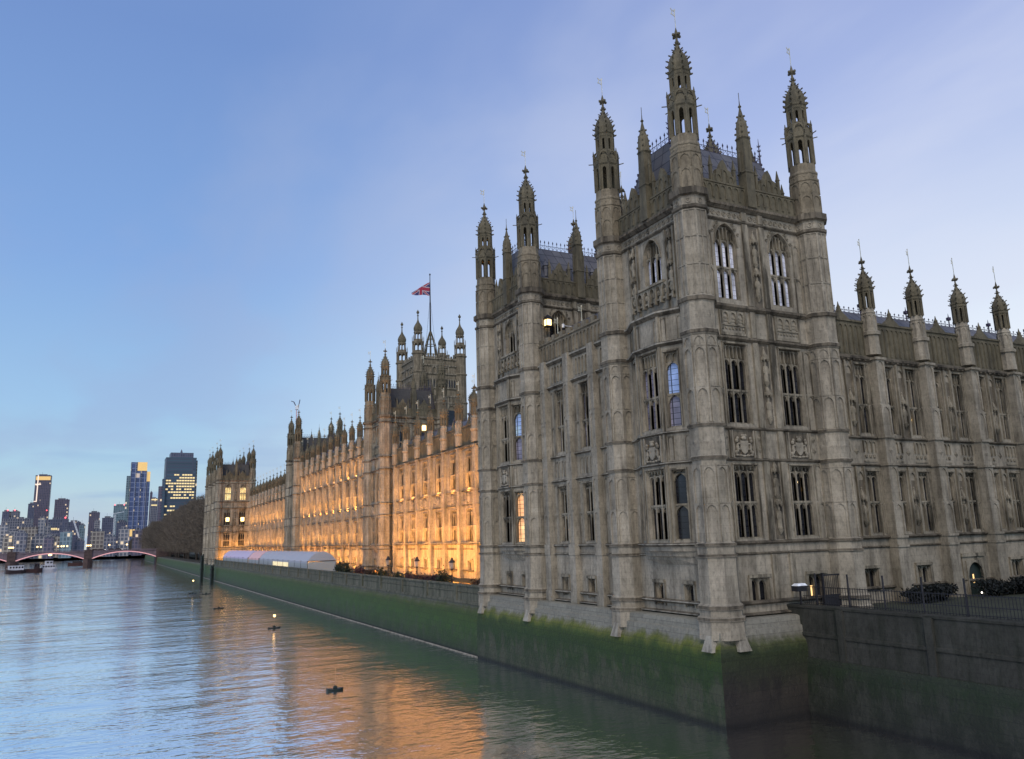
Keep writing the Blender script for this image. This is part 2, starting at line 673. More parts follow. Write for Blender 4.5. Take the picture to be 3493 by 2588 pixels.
def clone(root, loc, label, rz=None):
    c = copy_tree(root)
    c.location = loc
    if rz is not None:
        c.rotation_euler.z = rz
    c['label'] = label
    return c


# ------------------------------------------------------------------ gothic kit
def spire_mesh(z0, r, h, fin, crock=.14, n=8, rows=6):
    """crocketed ogee cap: z0 base, r radius, h height to finial, fin finial height"""
    mb = MB()
    prof = [(0, .98), (.05, 1.12), (.09, 1.12), (.12, 1.0), (.28, 1.04), (.42, .96), (.54, .80), (.66, .57), (.78, .37), (.9, .22), (1.0, .12)]
    mb.lathe(0, 0, [(z0 + t * h, r * q) for t, q in prof], 8)
    for i in range(rows):
        t = .02 + i * .94 / (rows - 1)
        for (t0, q0), (t1, q1) in zip(prof, prof[1:]):
            if t0 <= t <= t1:
                rr = r * (q0 + (q1 - q0) * (t - t0) / (t1 - t0))
        z = z0 + t * h
        for k in range(n):
            a = pi / 8 + 2 * pi * k / 8
            c, s_ = cos(a), sin(a)
            w = crock * (1 - .45 * i / rows)
            q = rr + w * .3
            px, py = -s_ * w * .35, c * w * .35
            o = rr + w * 1.25
            mb.add([(c * (rr - .04) + px, s_ * (rr - .04) + py, z), (c * (rr - .04) - px, s_ * (rr - .04) - py, z),
                    (c * q - px, s_ * q - py, z + w), (c * q + px, s_ * q + py, z + w),
                    (c * o + px, s_ * o + py, z + w * .75), (c * o - px, s_ * o - py, z + w * .75),
                    (c * o, s_ * o, z + w * 1.35)],
                   [(0, 1, 5, 4), (2, 3, 4, 6), (3, 0, 4), (1, 2, 5), (2, 6, 5), (4, 5, 6)])
    zt = z0 + h
    f = fin
    mb.lathe(0, 0, [(zt, r * .10), (zt + f * .12, r * .22), (zt + f * .2, r * .12), (zt + f * .38, r * .11), (zt + f * .44, r * .26),
                    (zt + f * .52, r * .38), (zt + f * .60, r * .2), (zt + f * .72, r * .15), (zt + f, .02)], 6)
    for a in range(4):
        c, s_ = cos(a * pi / 2), sin(a * pi / 2)
        mb.lump((c * r * .38, s_ * r * .38, zt + f * .52), (r * .16, r * .16, f * .1), 5, 3)
    return mb


def vane_mesh(z0, h, s=.3, rod=.018):
    mb = MB()
    mb.bar((0, 0, z0), (0, 0, z0 + h), rod, 5)
    zt = z0 + h
    mb.lathe(0, 0, [(zt - .16 * s / .3, .01), (zt - .06 * s / .3, .05 * s / .3), (zt, .012)], 6)
    zf = z0 + h * .62
    t = s * .16
    a = radians(200)
    c, sn = cos(a), sin(a)

    def fl(u0, u1, w0, w1):
        mb.add([(c * u + q * sn * .012, sn * u - q * c * .012, w) for q in (-1, 1) for u, w in ((u0, w0), (u1, w0), (u1, w1), (u0, w1))],
               [(0, 1, 2, 3), (7, 6, 5, 4), (0, 1, 5, 4), (1, 2, 6, 5), (2, 3, 7, 6), (3, 0, 4, 7)])
    fl(.02, s + .02, zf, zf + t)
    fl(.02, s + .02, zf + s - t, zf + s)
    fl(.02, .02 + t, zf + t, zf + s - t)
    fl(s + .02 - t, s + .02, zf + t, zf + s - t)
    fl(s + .02, s * 1.3 + .02, zf - t * .5, zf + t * .8)
    fl(s + .02, s * 1.3 + .02, zf + s - t * .8, zf + s + t * .5)
    return mb


def diamond(mb, F, u, z, r, n, d=.05):
    P = F.P
    mb.add([P(u - r, n, z), P(u, n, z - r), P(u + r, n, z), P(u, n, z + r), P(u, n + d, z)], [(0, 1, 4), (1, 2, 4), (2, 3, 4), (3, 0, 4)])


def quatrefoil(mb, F, u, z, r, n):
    for a in range(8):
        t0, t1 = a * pi / 4, (a + 1) * pi / 4
        P = F.P
        q = .68
        pts = [(u + r * cos(t0), z + r * sin(t0)), (u + r * cos(t1), z + r * sin(t1)), (u + r * q * cos(t1), z + r * q * sin(t1)), (u + r * q * cos(t0), z + r * q * sin(t0))]
        mb.ext(F, pts, n, n + .05)
    diamond(mb, F, u, z, r * .4, n, .06)


def octa_faces(cx, cy, R):
    ap = R * cos(pi / 8)
    for k in range(8):
        a = k * pi / 4
        yield Frame((cx + ap * cos(a), cy + ap * sin(a)), (-sin(a), cos(a)), (cos(a), sin(a))), R * sin(pi / 8)


def make_turret():
    """tall octagonal stair turret of the towers, local axis at 0,0; returns its meshes"""
    mb = MB()
    mb.lathe(0, 0, [(4.3, 1.30), (5.2, 1.28), (5.27, 1.36), (5.43, 1.36), (5.50, 1.2), (5.83, 1.2), (5.86, 1.32), (6.02, 1.30), (6.16, 1.12),
                    (8.56, 1.10), (8.6, 1.2), (8.70, 1.2), (8.76, 1.07), (9.14, 1.07), (9.2, 1.2), (9.30, 1.18), (9.42, 1.0),
                    (13.86, 1.0), (13.95, 1.14), (14.06, 1.14), (14.14, 1.03), (15.7, 1.03), (15.77, 1.15), (15.88, 1.15), (15.98, .98),
                    (21.0, .98), (21.16, 1.16), (21.32, 1.16), (21.42, 1.04), (23.0, 1.04), (23.1, 1.17), (23.3, 1.17), (23.44, .98),
                    (28.66, .97), (28.76, 1.12), (28.92, 1.12), (29.0, 1.0), (29.46, 1.0), (29.56, 1.16), (29.86, 1.22), (29.98, 1.2), (30.04, .9)], 8)
    cl = MB()
    for z0, z1, r in ((5.27, 5.43, 1.37), (5.86, 6.03, 1.33), (8.6, 8.71, 1.21), (9.19, 9.31, 1.21), (13.93, 14.07, 1.15), (15.75, 15.89, 1.16), (21.12, 21.33, 1.17), (23.06, 23.31, 1.18),
                      (28.72, 28.93, 1.13), (29.56, 29.99, 1.23)):
        cl.lathe(0, 0, [(z0 - .06, r * .87), (z0, r * .95), (z0 + .03, r), (z1, r), (z1 + .05, r * .87)], 8)
    hd = MB()
    hd.lathe(0, 0, [(30.02, .97), (30.1, .96),
                    (32.3, .94), (32.36, 1.0), (32.46, 1.0), (32.5, .93), (32.8, .92), (32.86, .97), (32.94, .97), (33.1, .86), (33.62, .84)], 8)
    # arched panels on the shaft
    for F, hw in octa_faces(0, 0, 1.0):
        w = hw - .02
        for z0, z1 in ((9.42, 11.48), (11.52, 13.55), (15.98, 17.98), (18.02, 20.35)):
            mb.arch(F, -w, w, z0, z1, -.02, .075, .085, seg=4)
            mb.fbox(F, -w, w, -.02, .075, z1 - .03, z1 + .05)
        mb.arch(F, -w, w, 20.4, 21.0, -.02, .04, .06, seg=3)
        for z0, z1 in ((23.46, 25.3), (25.34, 27.0), (27.04, 28.64)):
            for sg in (-1, 1):
                mb.fbox(F, sg * w - .035, sg * w + .035, -.03, .035, z0, z1)
            mb.fbox(F, -w, w, -.02, .03, z1 - .04, z1 + .03)
            mb.fbox(F, -.03, .03, -.02, .03, z0, z1 - .05)
        diamond(mb, F, 0, 14.9, .22, .03)
        diamond(mb, F, 0, 22.2, .22, .03)
        quatrefoil(mb, F, 0, 29.22, .17, -.005)
        for z0, z1 in ((30.15, 31.3), (31.4, 32.25)):
            hd.arch(F, -w, w, z0, z1, -.08, .0, .05, seg=3)
        for z in (32.65,):
            diamond(hd, F, 0, z, .1, -.07)
    up = MB()
    # lower open lantern
    for F, hw in octa_faces(0, 0, .84):
        up.arch(F, -hw, hw, 33.6, 35.5, -.10, .0, .19, seg=4)
        for sg in (-1, 1):
            up.fbox(F, sg * hw - .05, sg * hw + .05, -.07, .07, 33.6, 35.75)
            # small pinnacles around the gallery
            up.lathe(*F.P(sg * hw, .05, 0)[:2], [(35.7, .055), (36.35, .05), (36.42, .075), (36.46, .05), (36.75, .01)], 4)
        up.arch(F, -hw, hw, 35.95, 36.5, -.03, .05, .06, seg=3)
        up.bar(F.P(hw, 0, 35.75), F.P(hw, .42, 35.80), .035)
    up.lathe(0, 0, [(35.4, .80), (35.55, .93), (35.78, .93), (35.9, .82), (36.1, .80), (36.75, .58)], 8)
    # upper lantern
    for F, hw in octa_faces(0, 0, .62):
        up.arch(F, -hw, hw, 36.7, 37.72, -.09, .0, .155, seg=4)
        for sg in (-1, 1):
            up.fbox(F, sg * hw - .04, sg * hw + .04, -.05, .05, 36.6, 37.8)
    up.lathe(0, 0, [(37.62, .56), (37.74, .66), (37.9, .68)], 8)
    sp = spire_mesh(37.86, .66, 2.2, 1.15, .15)
    va = vane_mesh(41.1, 1.45, .36, .024)
    return (mb.join(cl).mesh('turret', M['stone'], mat2=M['shade_dark']), up.mesh('lantern', M['stone_dark']), sp.mesh('spire', M['stone_dark']), va.mesh('weathervane', M['gilt']), hd.mesh('head', M['stone_mid']))


TURRET = make_turret()


def put_turret(root, x, y):
    t = place(TURRET[0], 'turret', root, (x, y, 0))
    place(TURRET[1], 'lantern', t)
    place(TURRET[2], 'spire', t)
    place(TURRET[3], 'weathervane', t)
    place(TURRET[4], 'turret_head', t)
    return t


def make_pinnacle(s=1.0, dz=0.0):
    """slender buttress pinnacle of the long ranges: open lantern and crocketed cap"""
    mb = MB()
    z = lambda q: q + dz
    mb.lathe(0, 0, [(z(21.6), .56), (z(22.95), .52), (z(23.0), .66), (z(23.22), .68), (z(23.3), .52), (z(24.5), .46), (z(24.6), .52), (z(24.72), .44), (z(24.95), .42)], 8)
    for F, hw in octa_faces(0, 0, .48):
        mb.arch(F, -hw, hw, z(21.7), z(22.9), -.02, .05, .05, seg=3)
        mb.arch(F, -hw, hw, z(23.35), z(24.45), -.02, .04, .05, seg=3)
    la = MB()
    for F, hw in octa_faces(0, 0, .48):
        la.arch(F, -hw, hw, z(24.9), z(26.15), -.08, .0, .115, seg=3)
        for sg in (-1, 1):
            la.fbox(F, sg * hw - .04, sg * hw + .04, -.04, .05, z(24.9), z(26.3))
    la.lathe(0, 0, [(z(26.05), .42), (z(26.15), .55), (z(26.3), .55), (z(26.35), .5)], 8)
    sp = spire_mesh(z(26.3), .52, 1.6, .95, .13, rows=5)
    va = vane_mesh(z(28.75), 1.4, .26, .024)
    return (mb.mesh('pinnacle', M['stone']), la.mesh('lantern', M['stone_dark']), sp.mesh('spire', M['stone_dark']), va.mesh('weathervane', M['gilt']))


PIN = make_pinnacle()
PIN_HI = make_pinnacle(dz=3.6)


def put_pin(kit, root, x, y, name='pinnacle'):
    t = place(kit[0], name, root, (x, y, 0))
    place(kit[1], 'lantern', t)
    place(kit[2], 'spire', t)
    place(kit[3], 'weathervane', t)
    return t


WIN = {}


def window_kit(key, w, z0, z1, lights, tr, head, arched=False):
    """stone tracery and pane of one window, canonical frame centred on u=0, wall plane at n=0"""
    if key in WIN:
        return WIN[key]
    mb, F = MB(), CAN
    hw = w / 2
    m = .11 if lights > 1 else .02
    a, b = -.34, -.16
    lw = w / lights
    zt = z1 - head
    tiers = [z0, *tr, zt]
    for i in range(len(tiers) - 1):
        for k in range(lights):
            u0 = -hw + k * lw
            mb.arch(F, u0, u0 + lw, tiers[i] + (.06 if i else 0), tiers[i + 1] - .05, a, b, m * .5, seg=4, point=.6)
    for k in range(1, lights):
        mb.fbox(F, -hw + k * lw - m / 2, -hw + k * lw + m / 2, a - .02, b + .05, z0, zt)
    for t in tiers[1:-1]:
        mb.fbox(F, -hw, hw, a, b + .06, t - .06, t + .06)
    mb.fbox(F, -hw, hw, a, b + .12, z0 - .01, z0 + .07)
    if head > .12:
        n2 = lights * 2
        mb.fbox(F, -hw, hw, a - .04, a - .01, zt, z1)
        for k in range(n2):
            u0 = -hw + k * w / n2
            h2 = head * (.92 if not arched else .92 - .5 * abs((k + .5) / n2 * 2 - 1))
            mb.arch(F, u0, u0 + w / n2, zt + .02, zt + h2, a, b, .035, seg=3)
    if arched:
        mb.arch(F, -hw, hw, zt - .5, z1, -.20, .01, .012, rise=head + .42, seg=8, point=.82)
        # hood mould
        arc = []
        for t in range(-8, 9):
            q = t / 8
            g = sqrt(max(0, 1 - (1 - .82 * (1 - abs(q))) ** 2)) / sqrt(1 - .18 ** 2)
            arc.append((q * (hw + .06), zt - .45 + (head + .5) * g))
        for p, q in zip(arc, arc[1:]):
            mb.bar(F.P(p[0], .03, p[1]), F.P(q[0], .03, q[1]), .06)
    else:
        mb.fbox(F, -hw - .12, hw + .12, -.02, .09, z1, z1 + .1)
        for sg in (-1, 1):
            mb.fbox(F, sg * (hw + .07) - .05, sg * (hw + .07) + .05, -.02, .06, z0, z1)
    pn = MB()
    pn.quad(F.P(-hw, a - .015, z0), F.P(hw, a - .015, z0), F.P(hw, a - .015, zt + .02), F.P(-hw, a - .015, zt + .02))
    WIN[key] = (mb.mesh('window', M['carved']), pn, (w, z0, z1))
    return WIN[key]


PANES = {}


def put_window(root, F, uc, n, key, pane='glass'):
    me, pn, _ = WIN[key]
    pk = (key, pane)
    if pk not in PANES:
        PANES[pk] = pn.mesh('pane', M[pane])
    x, y, _z = F.P(uc, n, 0)
    o = place(me, 'window', root, (x, y, 0), F.rot())
    place(PANES[pk], 'pane', o)
    return o


def hole(key, uc):
    w, z0, z1 = WIN[key][2]
    return (uc - w / 2, uc + w / 2, z0, z1)


window_kit('t1', 1.76, 9.52, 13.72, 3, [11.56], .3)
window_kit('t2', 1.76, 16.12, 20.95, 3, [18.12], .85)
window_kit('t3', 1.76, 23.72, 28.6, 3, [25.76], .98, arched=True)
window_kit('t3e', 1.76, 25.62, 28.6, 3, [], 1.05, arched=True)
window_kit('c1', .84, 9.52, 13.6, 1, [11.56], .15)
window_kit('c2', .84, 16.12, 20.75, 1, [18.12], .6)
window_kit('r1', 2.0, 9.55, 13.6, 3, [11.5], .35)
window_kit('r2', 2.0, 16.15, 20.8, 3, [18.1], .6)
window_kit('r3', 2.0, 21.8, 24.4, 3, [], .4)
window_kit('w1', 1.16, 9.52, 13.6, 2, [11.56], .25)
window_kit('w2', 1.16, 16.12, 20.9, 2, [18.12], .7)
window_kit('w3', 1.16, 21.75, 24.4, 2, [], .5)
window_kit('b', .74, 5.72, 7.0, 1, [], 0)
window_kit('bw', 1.3, 5.86, 7.3, 2, [], 0)


def make_statue():
    mb = MB()
    mb.lathe(0, 0, [(0, .17), (.1, .2), (.12, .16), (.5, .17), (.85, .2), (1.0, .17), (1.06, .07), (1.1, .09), (1.22, .1), (1.3, .05)], 7, sx=1, sy=.75)
    mb.lump((-.17, -.05, .72), (.07, .09, .2), 5, 4)
    mb.lump((.17, -.05, .72), (.07, .09, .2), 5, 4)
    F = CAN
    mb.lathe(0, 0, [(-.32, .04), (-.1, .2), (0, .26)], 6)
    mb.lathe(0, .02, [(1.42, .27), (1.55, .29), (1.62, .2), (2.1, .04), (2.2, .07), (2.28, .01)], 6)
    for k in range(5):
        a = pi + k * pi / 4
        mb.lathe(.26 * cos(a), .02 + .26 * sin(a), [(1.28, .02), (1.45, .05), (1.75, .01)], 4)
    return mb.mesh('statue', M['carved'])


STATUE = make_statue()


def make_arms(w, h):
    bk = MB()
    bk.fbox(CAN, -w / 2 + .02, w / 2 - .02, -.01, .012, .02, h - .02)  # dark backing painted in for the shade behind the relief
    """relief of a crowned shield held by two beasts"""
    mb, F = MB(), CAN
    mb.fbox(F, -w / 2 - .06, -w / 2 + .03, 0, .1, 0, h)
    mb.fbox(F, w / 2 - .03, w / 2 + .06, 0, .1, 0, h)
    sh = [(-.3, .5), (-.3, .98), (.3, .98), (.3, .5), (.17, .3), (0, .2), (-.17, .3)]
    k = h / 1.6
    mb.ext(F, [(u * k, z * k) for u, z in sh], -.02, .13)
    for sg in (-1, 1):
        c = lambda u, n, z: F.P(sg * u * k, n, z * k)
        for p, r in (((.50, .08, .55), (.10, .10, .3)), ((.55, .1, .98), (.11, .1, .13)), ((.50, .12, 1.12), (.09, .09, .11)), ((.40, .11, .8), (.13, .07, .06)),
                     ((.62, .08, .3), (.12, .09, .13)), ((.56, .07, .14), (.16, .09, .07)), ((.72, .05, .6), (.035, .05, .28)), ((.40, .1, .48), (.1, .07, .05))):
            mb.lump(c(*p), (r[0] * k, r[1], r[2] * k), 7, 4)
        mb.lump(c(.28, .06, .12), (.14 * k, .08, .07 * k), 7, 4)
    mb.lump(F.P(0, .1, 1.14 * k), (.2 * k, .12, .13 * k), 8, 4)
    for q in (-.16, -.05, .05, .16):
        mb.lump(F.P(q * k, .12, 1.3 * k), (.045 * k, .05, .08 * k), 5, 3)
    mb.lump(F.P(0, .05, .1 * k), (.16 * k, .08, .07 * k), 7, 4)
    return mb.join(bk).mesh('carved_panel', M['stone'], mat2=M['shade_dark'])


ARMS = make_arms(1.6, 1.6)


def cresting(mb, a, b, z, h=.75, step=.36):
    a, b = Vector(a), Vector(b)
    d = b - a
    l = d.length
    n = max(1, int(l / step))
    for zz in (z, z + h * .42):
        mb.bar((*a, zz), (*b, zz), .022)
    for i in range(n + 1):
        p = a + d * i / n
        mb.bar((*p, z), (*p, z + h * .8), .018)
        mb.lathe(p.x, p.y, [(z + h * .62, .01), (z + h * .78, .06), (z + h, .008)], 4)
        if i < n:
            q = a + d * (i + .5) / n
            mb.bar((*p, z + .02), (*q, z + h * .38), .014, 3)
            mb.bar((*q, z + h * .38), (*(a + d * (i + 1) / n), z + .02), .014, 3)


# ------------------------------------------------------------------ the towers of the end pavilion
TW, TD = 9.9, 8.45
ORI = [(1.45, -.2), (3.05, .62), (5.4, .62), (7.0, -.2)]


def make_tower(loc, label):
    root = thing('stone_tower', label, 'tower', loc)
    FN = Frame((0, 0), (1, 0), (0, -1))
    FE = Frame((0, 0), (0, 1), (-1, 0))
    FW = Frame((TW, 0), (0, 1), (1, 0))
    FS = Frame((0, TD), (1, 0), (0, 1))
    n0 = -.2
    wall, trim, strs, fas = MB(), MB(), MB(), MB()
    # north face (and a like south face)
    uN = (2.78, 7.2)
    holesN = [hole(k, u) for u in uN for k in ('t1', 't2', 't3')] + [hole('bw', u) for u in (3.15, 7.6)]
    wall.wall(FN, .5, TW - .5, 4.2, 30.0, holesN, n0, .36)
    wall.wall(FS, .5, TW - .5, 4.2, 30.0, [], n0)
    for u in uN:
        for k, p in (('t1', 'glass'), ('t2', 'glass'), ('t3', 'glass_pale')):
            put_window(root, FN, u, n0, k, p)
    for u in (3.15, 7.6):
        put_window(root, FN, u, n0, 'bw')
        trim.fbox(FN, u - .85, u + .85, n0 - .02, n0 + .14, 7.34, 7.5)
        for sg in (-1, 1):
            trim.fbox(FN, u + sg * .78 - .1, u + sg * .78 + .1, n0 - .02, n0 + .08, 5.9, 7.34)
    # west face plain, east face with its bay
    wall.wall(FW, .5, TD - .5, 4.2, 30.0, [], n0)
    wall.wall(FE, .5, TD - .5, 4.2, 9.2, [hole('b', u) for u in (2.75, 5.55)], n0, .36)
    wall.wall(FE, .5, ORI[0][0], 9.2, 23.3, [], n0)
    wall.wall(FE, ORI[3][0], TD - .5, 9.2, 23.3, [], n0)
    wall.wall(FE, .5, TD - .5, 23.3, 30.0, [hole('t3e', 4.22)], n0, .36)
    put_window(root, FE, 4.22, n0, 't3e', 'glass_pale')
    for u in (2.75, 5.55):
        put_window(root, FE, u, n0, 'b')
        trim.fbox(FE, u - .55, u + .55, n0 - .02, n0 + .16, 7.02, 7.2)
        for sg in (-1, 1):
            trim.fbox(FE, u + sg * .47 - .07, u + sg * .47 + .07, n0 - .02, n0 + .09, 5.7, 7.02)
    # canted bay window
    bay, btrim = MB(), MB()
    segs = []
    for (ua, na), (ub, nb) in zip(ORI, ORI[1:]):
        A, B = Vector(FE.P(ua, na, 0)[:2]), Vector(FE.P(ub, nb, 0)[:2])
        U = (B - A).normalized()
        Nn = Vector((-U.y, U.x))
        if Nn.x > 0:
            Nn = -Nn
        segs.append((Frame(A, U, Nn), (B - A).length))
    for i, (F, l) in enumerate(segs):
        ks = ('t1', 't2') if i == 1 else ('c1', 'c2')
        ctr = l * (.60, .5, .40)[i]
        bay.wall(F, 0, l, 9.2, 23.3, [hole(k, ctr) for k in ks], 0, .36)
        for zz in (14.9, 22.2):
            for q in ((.2, .8) if i != 1 else (.1, .9)):
                btrim.arch(F, l * q - .18, l * q + .18, zz - .7, zz + .7, 0, .05, .05, seg=3)
        for q in (.0, 1.0):
            btrim.fbox(F, l * q - .09, l * q + .09, -.06, .07, 9.3, 23.2)
    ring = []
    for z, f in ((8.1, .02), (8.4, .3), (8.55, .32), (8.6, .62), (8.85, .68), (8.9, .95), (9.2, 1.0)):
        ring.append([FE.P(4.22 + (u - 4.22) * (.9 + .1 * f), -.2 + (n + .2) * f + .01, z) for u, n in ORI])
    for a, b in zip(ring, ring[1:]):
        for j in range(3):
            bay.quad(a[j], a[j + 1], b[j + 1], b[j])
    bayo = bay.build('bay_window', M['stone'], root)
    btrim.build('tracery', M['carved'], bayo)
    for i, (F, l) in enumerate(segs):
        for k in (('t1', 't2') if i == 1 else ('c1', 'c2')):
            p = 'glass'
            if i == 0 and k == 'c2':
                p = 'glass_blue'
            if k == 't2':
                p = 'glass_violet'
            put_window(bayo, F, l * (.60, .5, .40)[i], 0, k, p)
    lowp = MB()
    F0, l0 = segs[0]
    lowp.fbox(F0, l0 * .6 - .42, l0 * .6 + .42, -.352, -.346, 16.12, 18.1)
    lowp.build('lower_pane', M['glass_violet'], bayo)
    FEb = segs[1][0]
    place(ARMS, 'carved_panel', bayo, (*FEb.P(segs[1][1] / 2, .02, 0)[:2], 14.12), FEb.rot())
    # strings and cornices
    pN = [(.7, n0), (TW - .7, n0)]
    pE = [(.7, n0), *ORI, (TD - .7, n0)]
    pE0 = [(.7, n0), (TD - .7, n0)]
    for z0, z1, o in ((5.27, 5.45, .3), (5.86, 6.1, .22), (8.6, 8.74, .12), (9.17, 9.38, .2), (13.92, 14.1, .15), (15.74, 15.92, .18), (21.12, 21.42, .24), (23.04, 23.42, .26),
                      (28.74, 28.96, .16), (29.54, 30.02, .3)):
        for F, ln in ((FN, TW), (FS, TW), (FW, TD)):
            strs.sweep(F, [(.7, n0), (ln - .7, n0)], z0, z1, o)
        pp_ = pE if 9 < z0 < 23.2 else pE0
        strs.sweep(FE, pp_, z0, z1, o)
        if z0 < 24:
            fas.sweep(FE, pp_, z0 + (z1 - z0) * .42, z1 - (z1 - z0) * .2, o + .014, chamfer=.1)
    # leaf bosses along the cornices, quatrefoil band under the top one
    for F, ln in ((FN, TW), (FE, TD)):
        k = int((ln - 2.4) / .42)
        for i in range(k):
            u = 1.3 + (ln - 2.6) * (i + .5) / k
            quatrefoil(trim, F, u, 29.25, .17, n0)
            strs.lump(F.P(u, n0 + .3, 29.74), (.09, .09, .08), 5, 3)
    for i in range(14):
        u = 1.2 + 7.5 * i / 13
        strs.lump(FN.P(u, n0 + .24, 23.2), (.08, .08, .07), 5, 3)
        strs.lump(FN.P(u, n0 + .22, 21.25), (.08, .08, .06), 5, 3)
    # north face: buttress strip, blind panels, niches
    for u in (4.35, 5.72):
        for z0, z1 in ((6.1, 8.6), (9.38, 13.92), (14.1, 15.74), (15.92, 21.12), (21.42, 23.04), (23.42, 28.74), (28.96, 29.54)):
            trim.fbox(FN, u - .2, u + .2, n0 - .05, n0 + .14, z0, z1)
    for u in uN:
        for q in (-1.42, 1.42):
            for z0, z1 in ((9.4, 11.5), (11.62, 13.8), (15.95, 18.1), (18.2, 20.9), (23.45, 25.7), (25.8, 28.0)):
                if .95 < u + q - .3 and u + q + .3 < TW - .95 and not 4.1 < u + q < 6:
                    trim.arch(FN, u + q - .3, u + q + .3, z0, z1, n0 - .02, n0 + .06, .07, seg=4)
        for i in range(3):
            v = u + (i - 1) * .58
            trim.arch(FN, v - .28, v + .28, 22.2, 22.95, n0 - .02, n0 + .1, .07, seg=4)
            for zz in (22.3, 22.5):
                trim.fbox(FN, v - .2, v + .2, n0 - .02, n0 + .04, zz, zz + .1)
        trim.fbox(FN, u - .95, u + .95, n0 - .02, n0 + .1, 21.46, 21.62)
        for i in range(7):
            trim.lump(FN.P(u - .8 + i * .267, n0 + .03, 21.9), (.09, .06, .1), 6, 3)
        trim.fbox(FN, u - .95, u + .95, n0 - .02, n0 + .08, 22.06, 22.14)
        for sg in (-1, 1):
            trim.fbox(FN, u + sg * .98 - .06, u + sg * .98 + .06, n0 - .02, n0 + .12, 21.45, 23.0)
            trim.fbox(FN, u + sg * .98 - .06, u + sg * .98 + .06, n0 - .02, n0 + .12, 14.12, 15.72)
            for zz in (14.6, 15.3):
                diamond(trim, FN, u + sg * 1.3, zz, .2, n0, .08)
        place(ARMS, 'carved_panel', root, (*FN.P(u, n0, 0)[:2], 14.13), FN.rot())
        # rosette spandrels over the arched windows
        for sg in (-1, 1):
            for i in range(3):
                quatrefoil(trim, FN, u + sg * (.62 + .2 * i), 28.62 - .3 * i + .0, .1, n0)
    for z0, z1 in ((9.42, 13.9), (15.95, 21.1), (23.45, 28.7)):
        strs.fbox(FN, 4.72, 5.4, n0 - .02, n0 + .008, z0, z1)  # dark strip behind the statues gives the niches painted shade
    for z in (10.0, 11.9, 16.5, 18.7, 24.1, 26.2):
        place(STATUE, 'statue', root, (*FN.P(5.05, n0 + .05, 0)[:2], z), FN.rot())
    # east face, top storey: niches and balcony
    for u in (2.3, 6.15):
        strs.fbox(FE, u - .36, u + .36, n0 - .02, n0 + .008, 24.4, 28.6)  # niche shade laid in as a dark strip
        for z in (24.9, 26.6):
            place(STATUE, 'statue', root, (*FE.P(u, n0 + .05, 0)[:2], z), FE.rot())
        for sg in (-1, 1):
            trim.fbox(FE, u + sg * .42 - .07, u + sg * .42 + .07, n0 - .02, n0 + .14, 23.5, 28.7)
    trim.fbox(FE, 2.9, 5.5, n0 - .02, n0 + .32, 25.34, 25.5)
    trim.fbox(FE, 2.0, 6.4, n0 - .02, n0 + .2, 24.3, 24.42)
    for i in range(7):
        u = 2.3 + i * .64
        trim.arch(FE, u - .3, u + .3, 24.42, 25.32, n0, n0 + .22, .08, seg=4)
        trim.lump(FE.P(u, n0 + .1, 24.8), (.13, .13, .2), 6, 4)
    for i in range(8):
        trim.fbox(FE, 2.0 + i * .6, 2.14 + i * .6, n0 - .02, n0 + .3, 24.1, 24.5)
    wall.build('wall', M['stone'], root)
    trim.join(strs).join(fas).build('cornice', M['carved'], root, mat2=(M['shade_dark'], M['fascia']))
    # parapet
    par = MB()
    for F, ln in ((FN, TW), (FE, TD), (FW, TD), (FS, TW)):
        par.fbox(F, .7, ln - .7, -.42, -.12, 29.9, 31.2)
        k = int((ln - 2) / .5)
        for i in range(k):
            u = 1 + (ln - 2) * (i + .5) / k
            par.arch(F, u - .25, u + .25, 30.2, 31.15, -.13, -.06, .06, seg=3)
        par.fbox(F, .7, ln - .7, -.48, -.04, 31.2, 31.32)
        for c in (.31, .69):
            uc = ln * c
            pts = [(uc - .95, 31.3), (uc + .95, 31.3), (uc + .95, 31.75), (uc + .62, 31.9), (uc + .62, 32.15), (uc + .34, 32.25), (uc + .2, 32.6), (uc, 32.9),
                   (uc - .2, 32.6), (uc - .34, 32.25), (uc - .62, 32.15), (uc - .62, 31.9), (uc - .95, 31.75)]
            par.ext(F, pts, -.4, -.12)
            for q in (-.5, 0, .5):
                par.arch(F, uc + q - .22, uc + q + .22, 31.35, 31.85 + (.35 if q == 0 else 0), -.13, -.06, .05, seg=3)
            for q in (-.95, .95):
                par.lathe(*F.P(uc + q, -.26, 0)[:2], [(31.3, .14), (32.35, .12), (32.4, .17), (32.5, .12), (33.1, .02)], 4)
        # tall middle pinnacle
        x, y, _ = F.P(ln / 2, -.15, 0)
        par.lathe(x, y, [(29.9, .5), (32.2, .48), (32.3, .56), (32.4, .46), (34.6, .42), (34.7, .5), (34.85, .4)], 4, rot=pi / 4)
        for sg in (-1, 1):
            par.lathe(*F.P(ln / 2 + sg * .5, -.1, 0)[:2], [(32.3, .08), (33.6, .07), (33.66, .11), (33.72, .07), (34.3, .01)], 4)
        par.lathe(x, y, [(34.7, .42), (35.7, .36), (36.1, .22), (36.9, .05), (37.0, .12), (37.12, .04), (37.5, .02)], 8)
        for i in range(4):
            for a in range(4):
                t = a * pi / 2 + pi / 4
                r = .42 - .07 * i
                par.lump((x + r * cos(t), y + r * sin(t), 35.1 + .4 * i), (.08, .08, .09), 4, 3)
        par.bar((x, y, 37.3), (x, y, 38.0), .02)
    par.build('parapet', M['stone_dark'], root)
    # roof and cresting
    rf = MB()
    lo = [(.6, 1.0), (9.3, 1.0), (9.3, 7.5), (.6, 7.5)]
    hi = [(1.1, 2.75), (9.0, 2.75), (9.0, 5.8), (1.1, 5.8)]
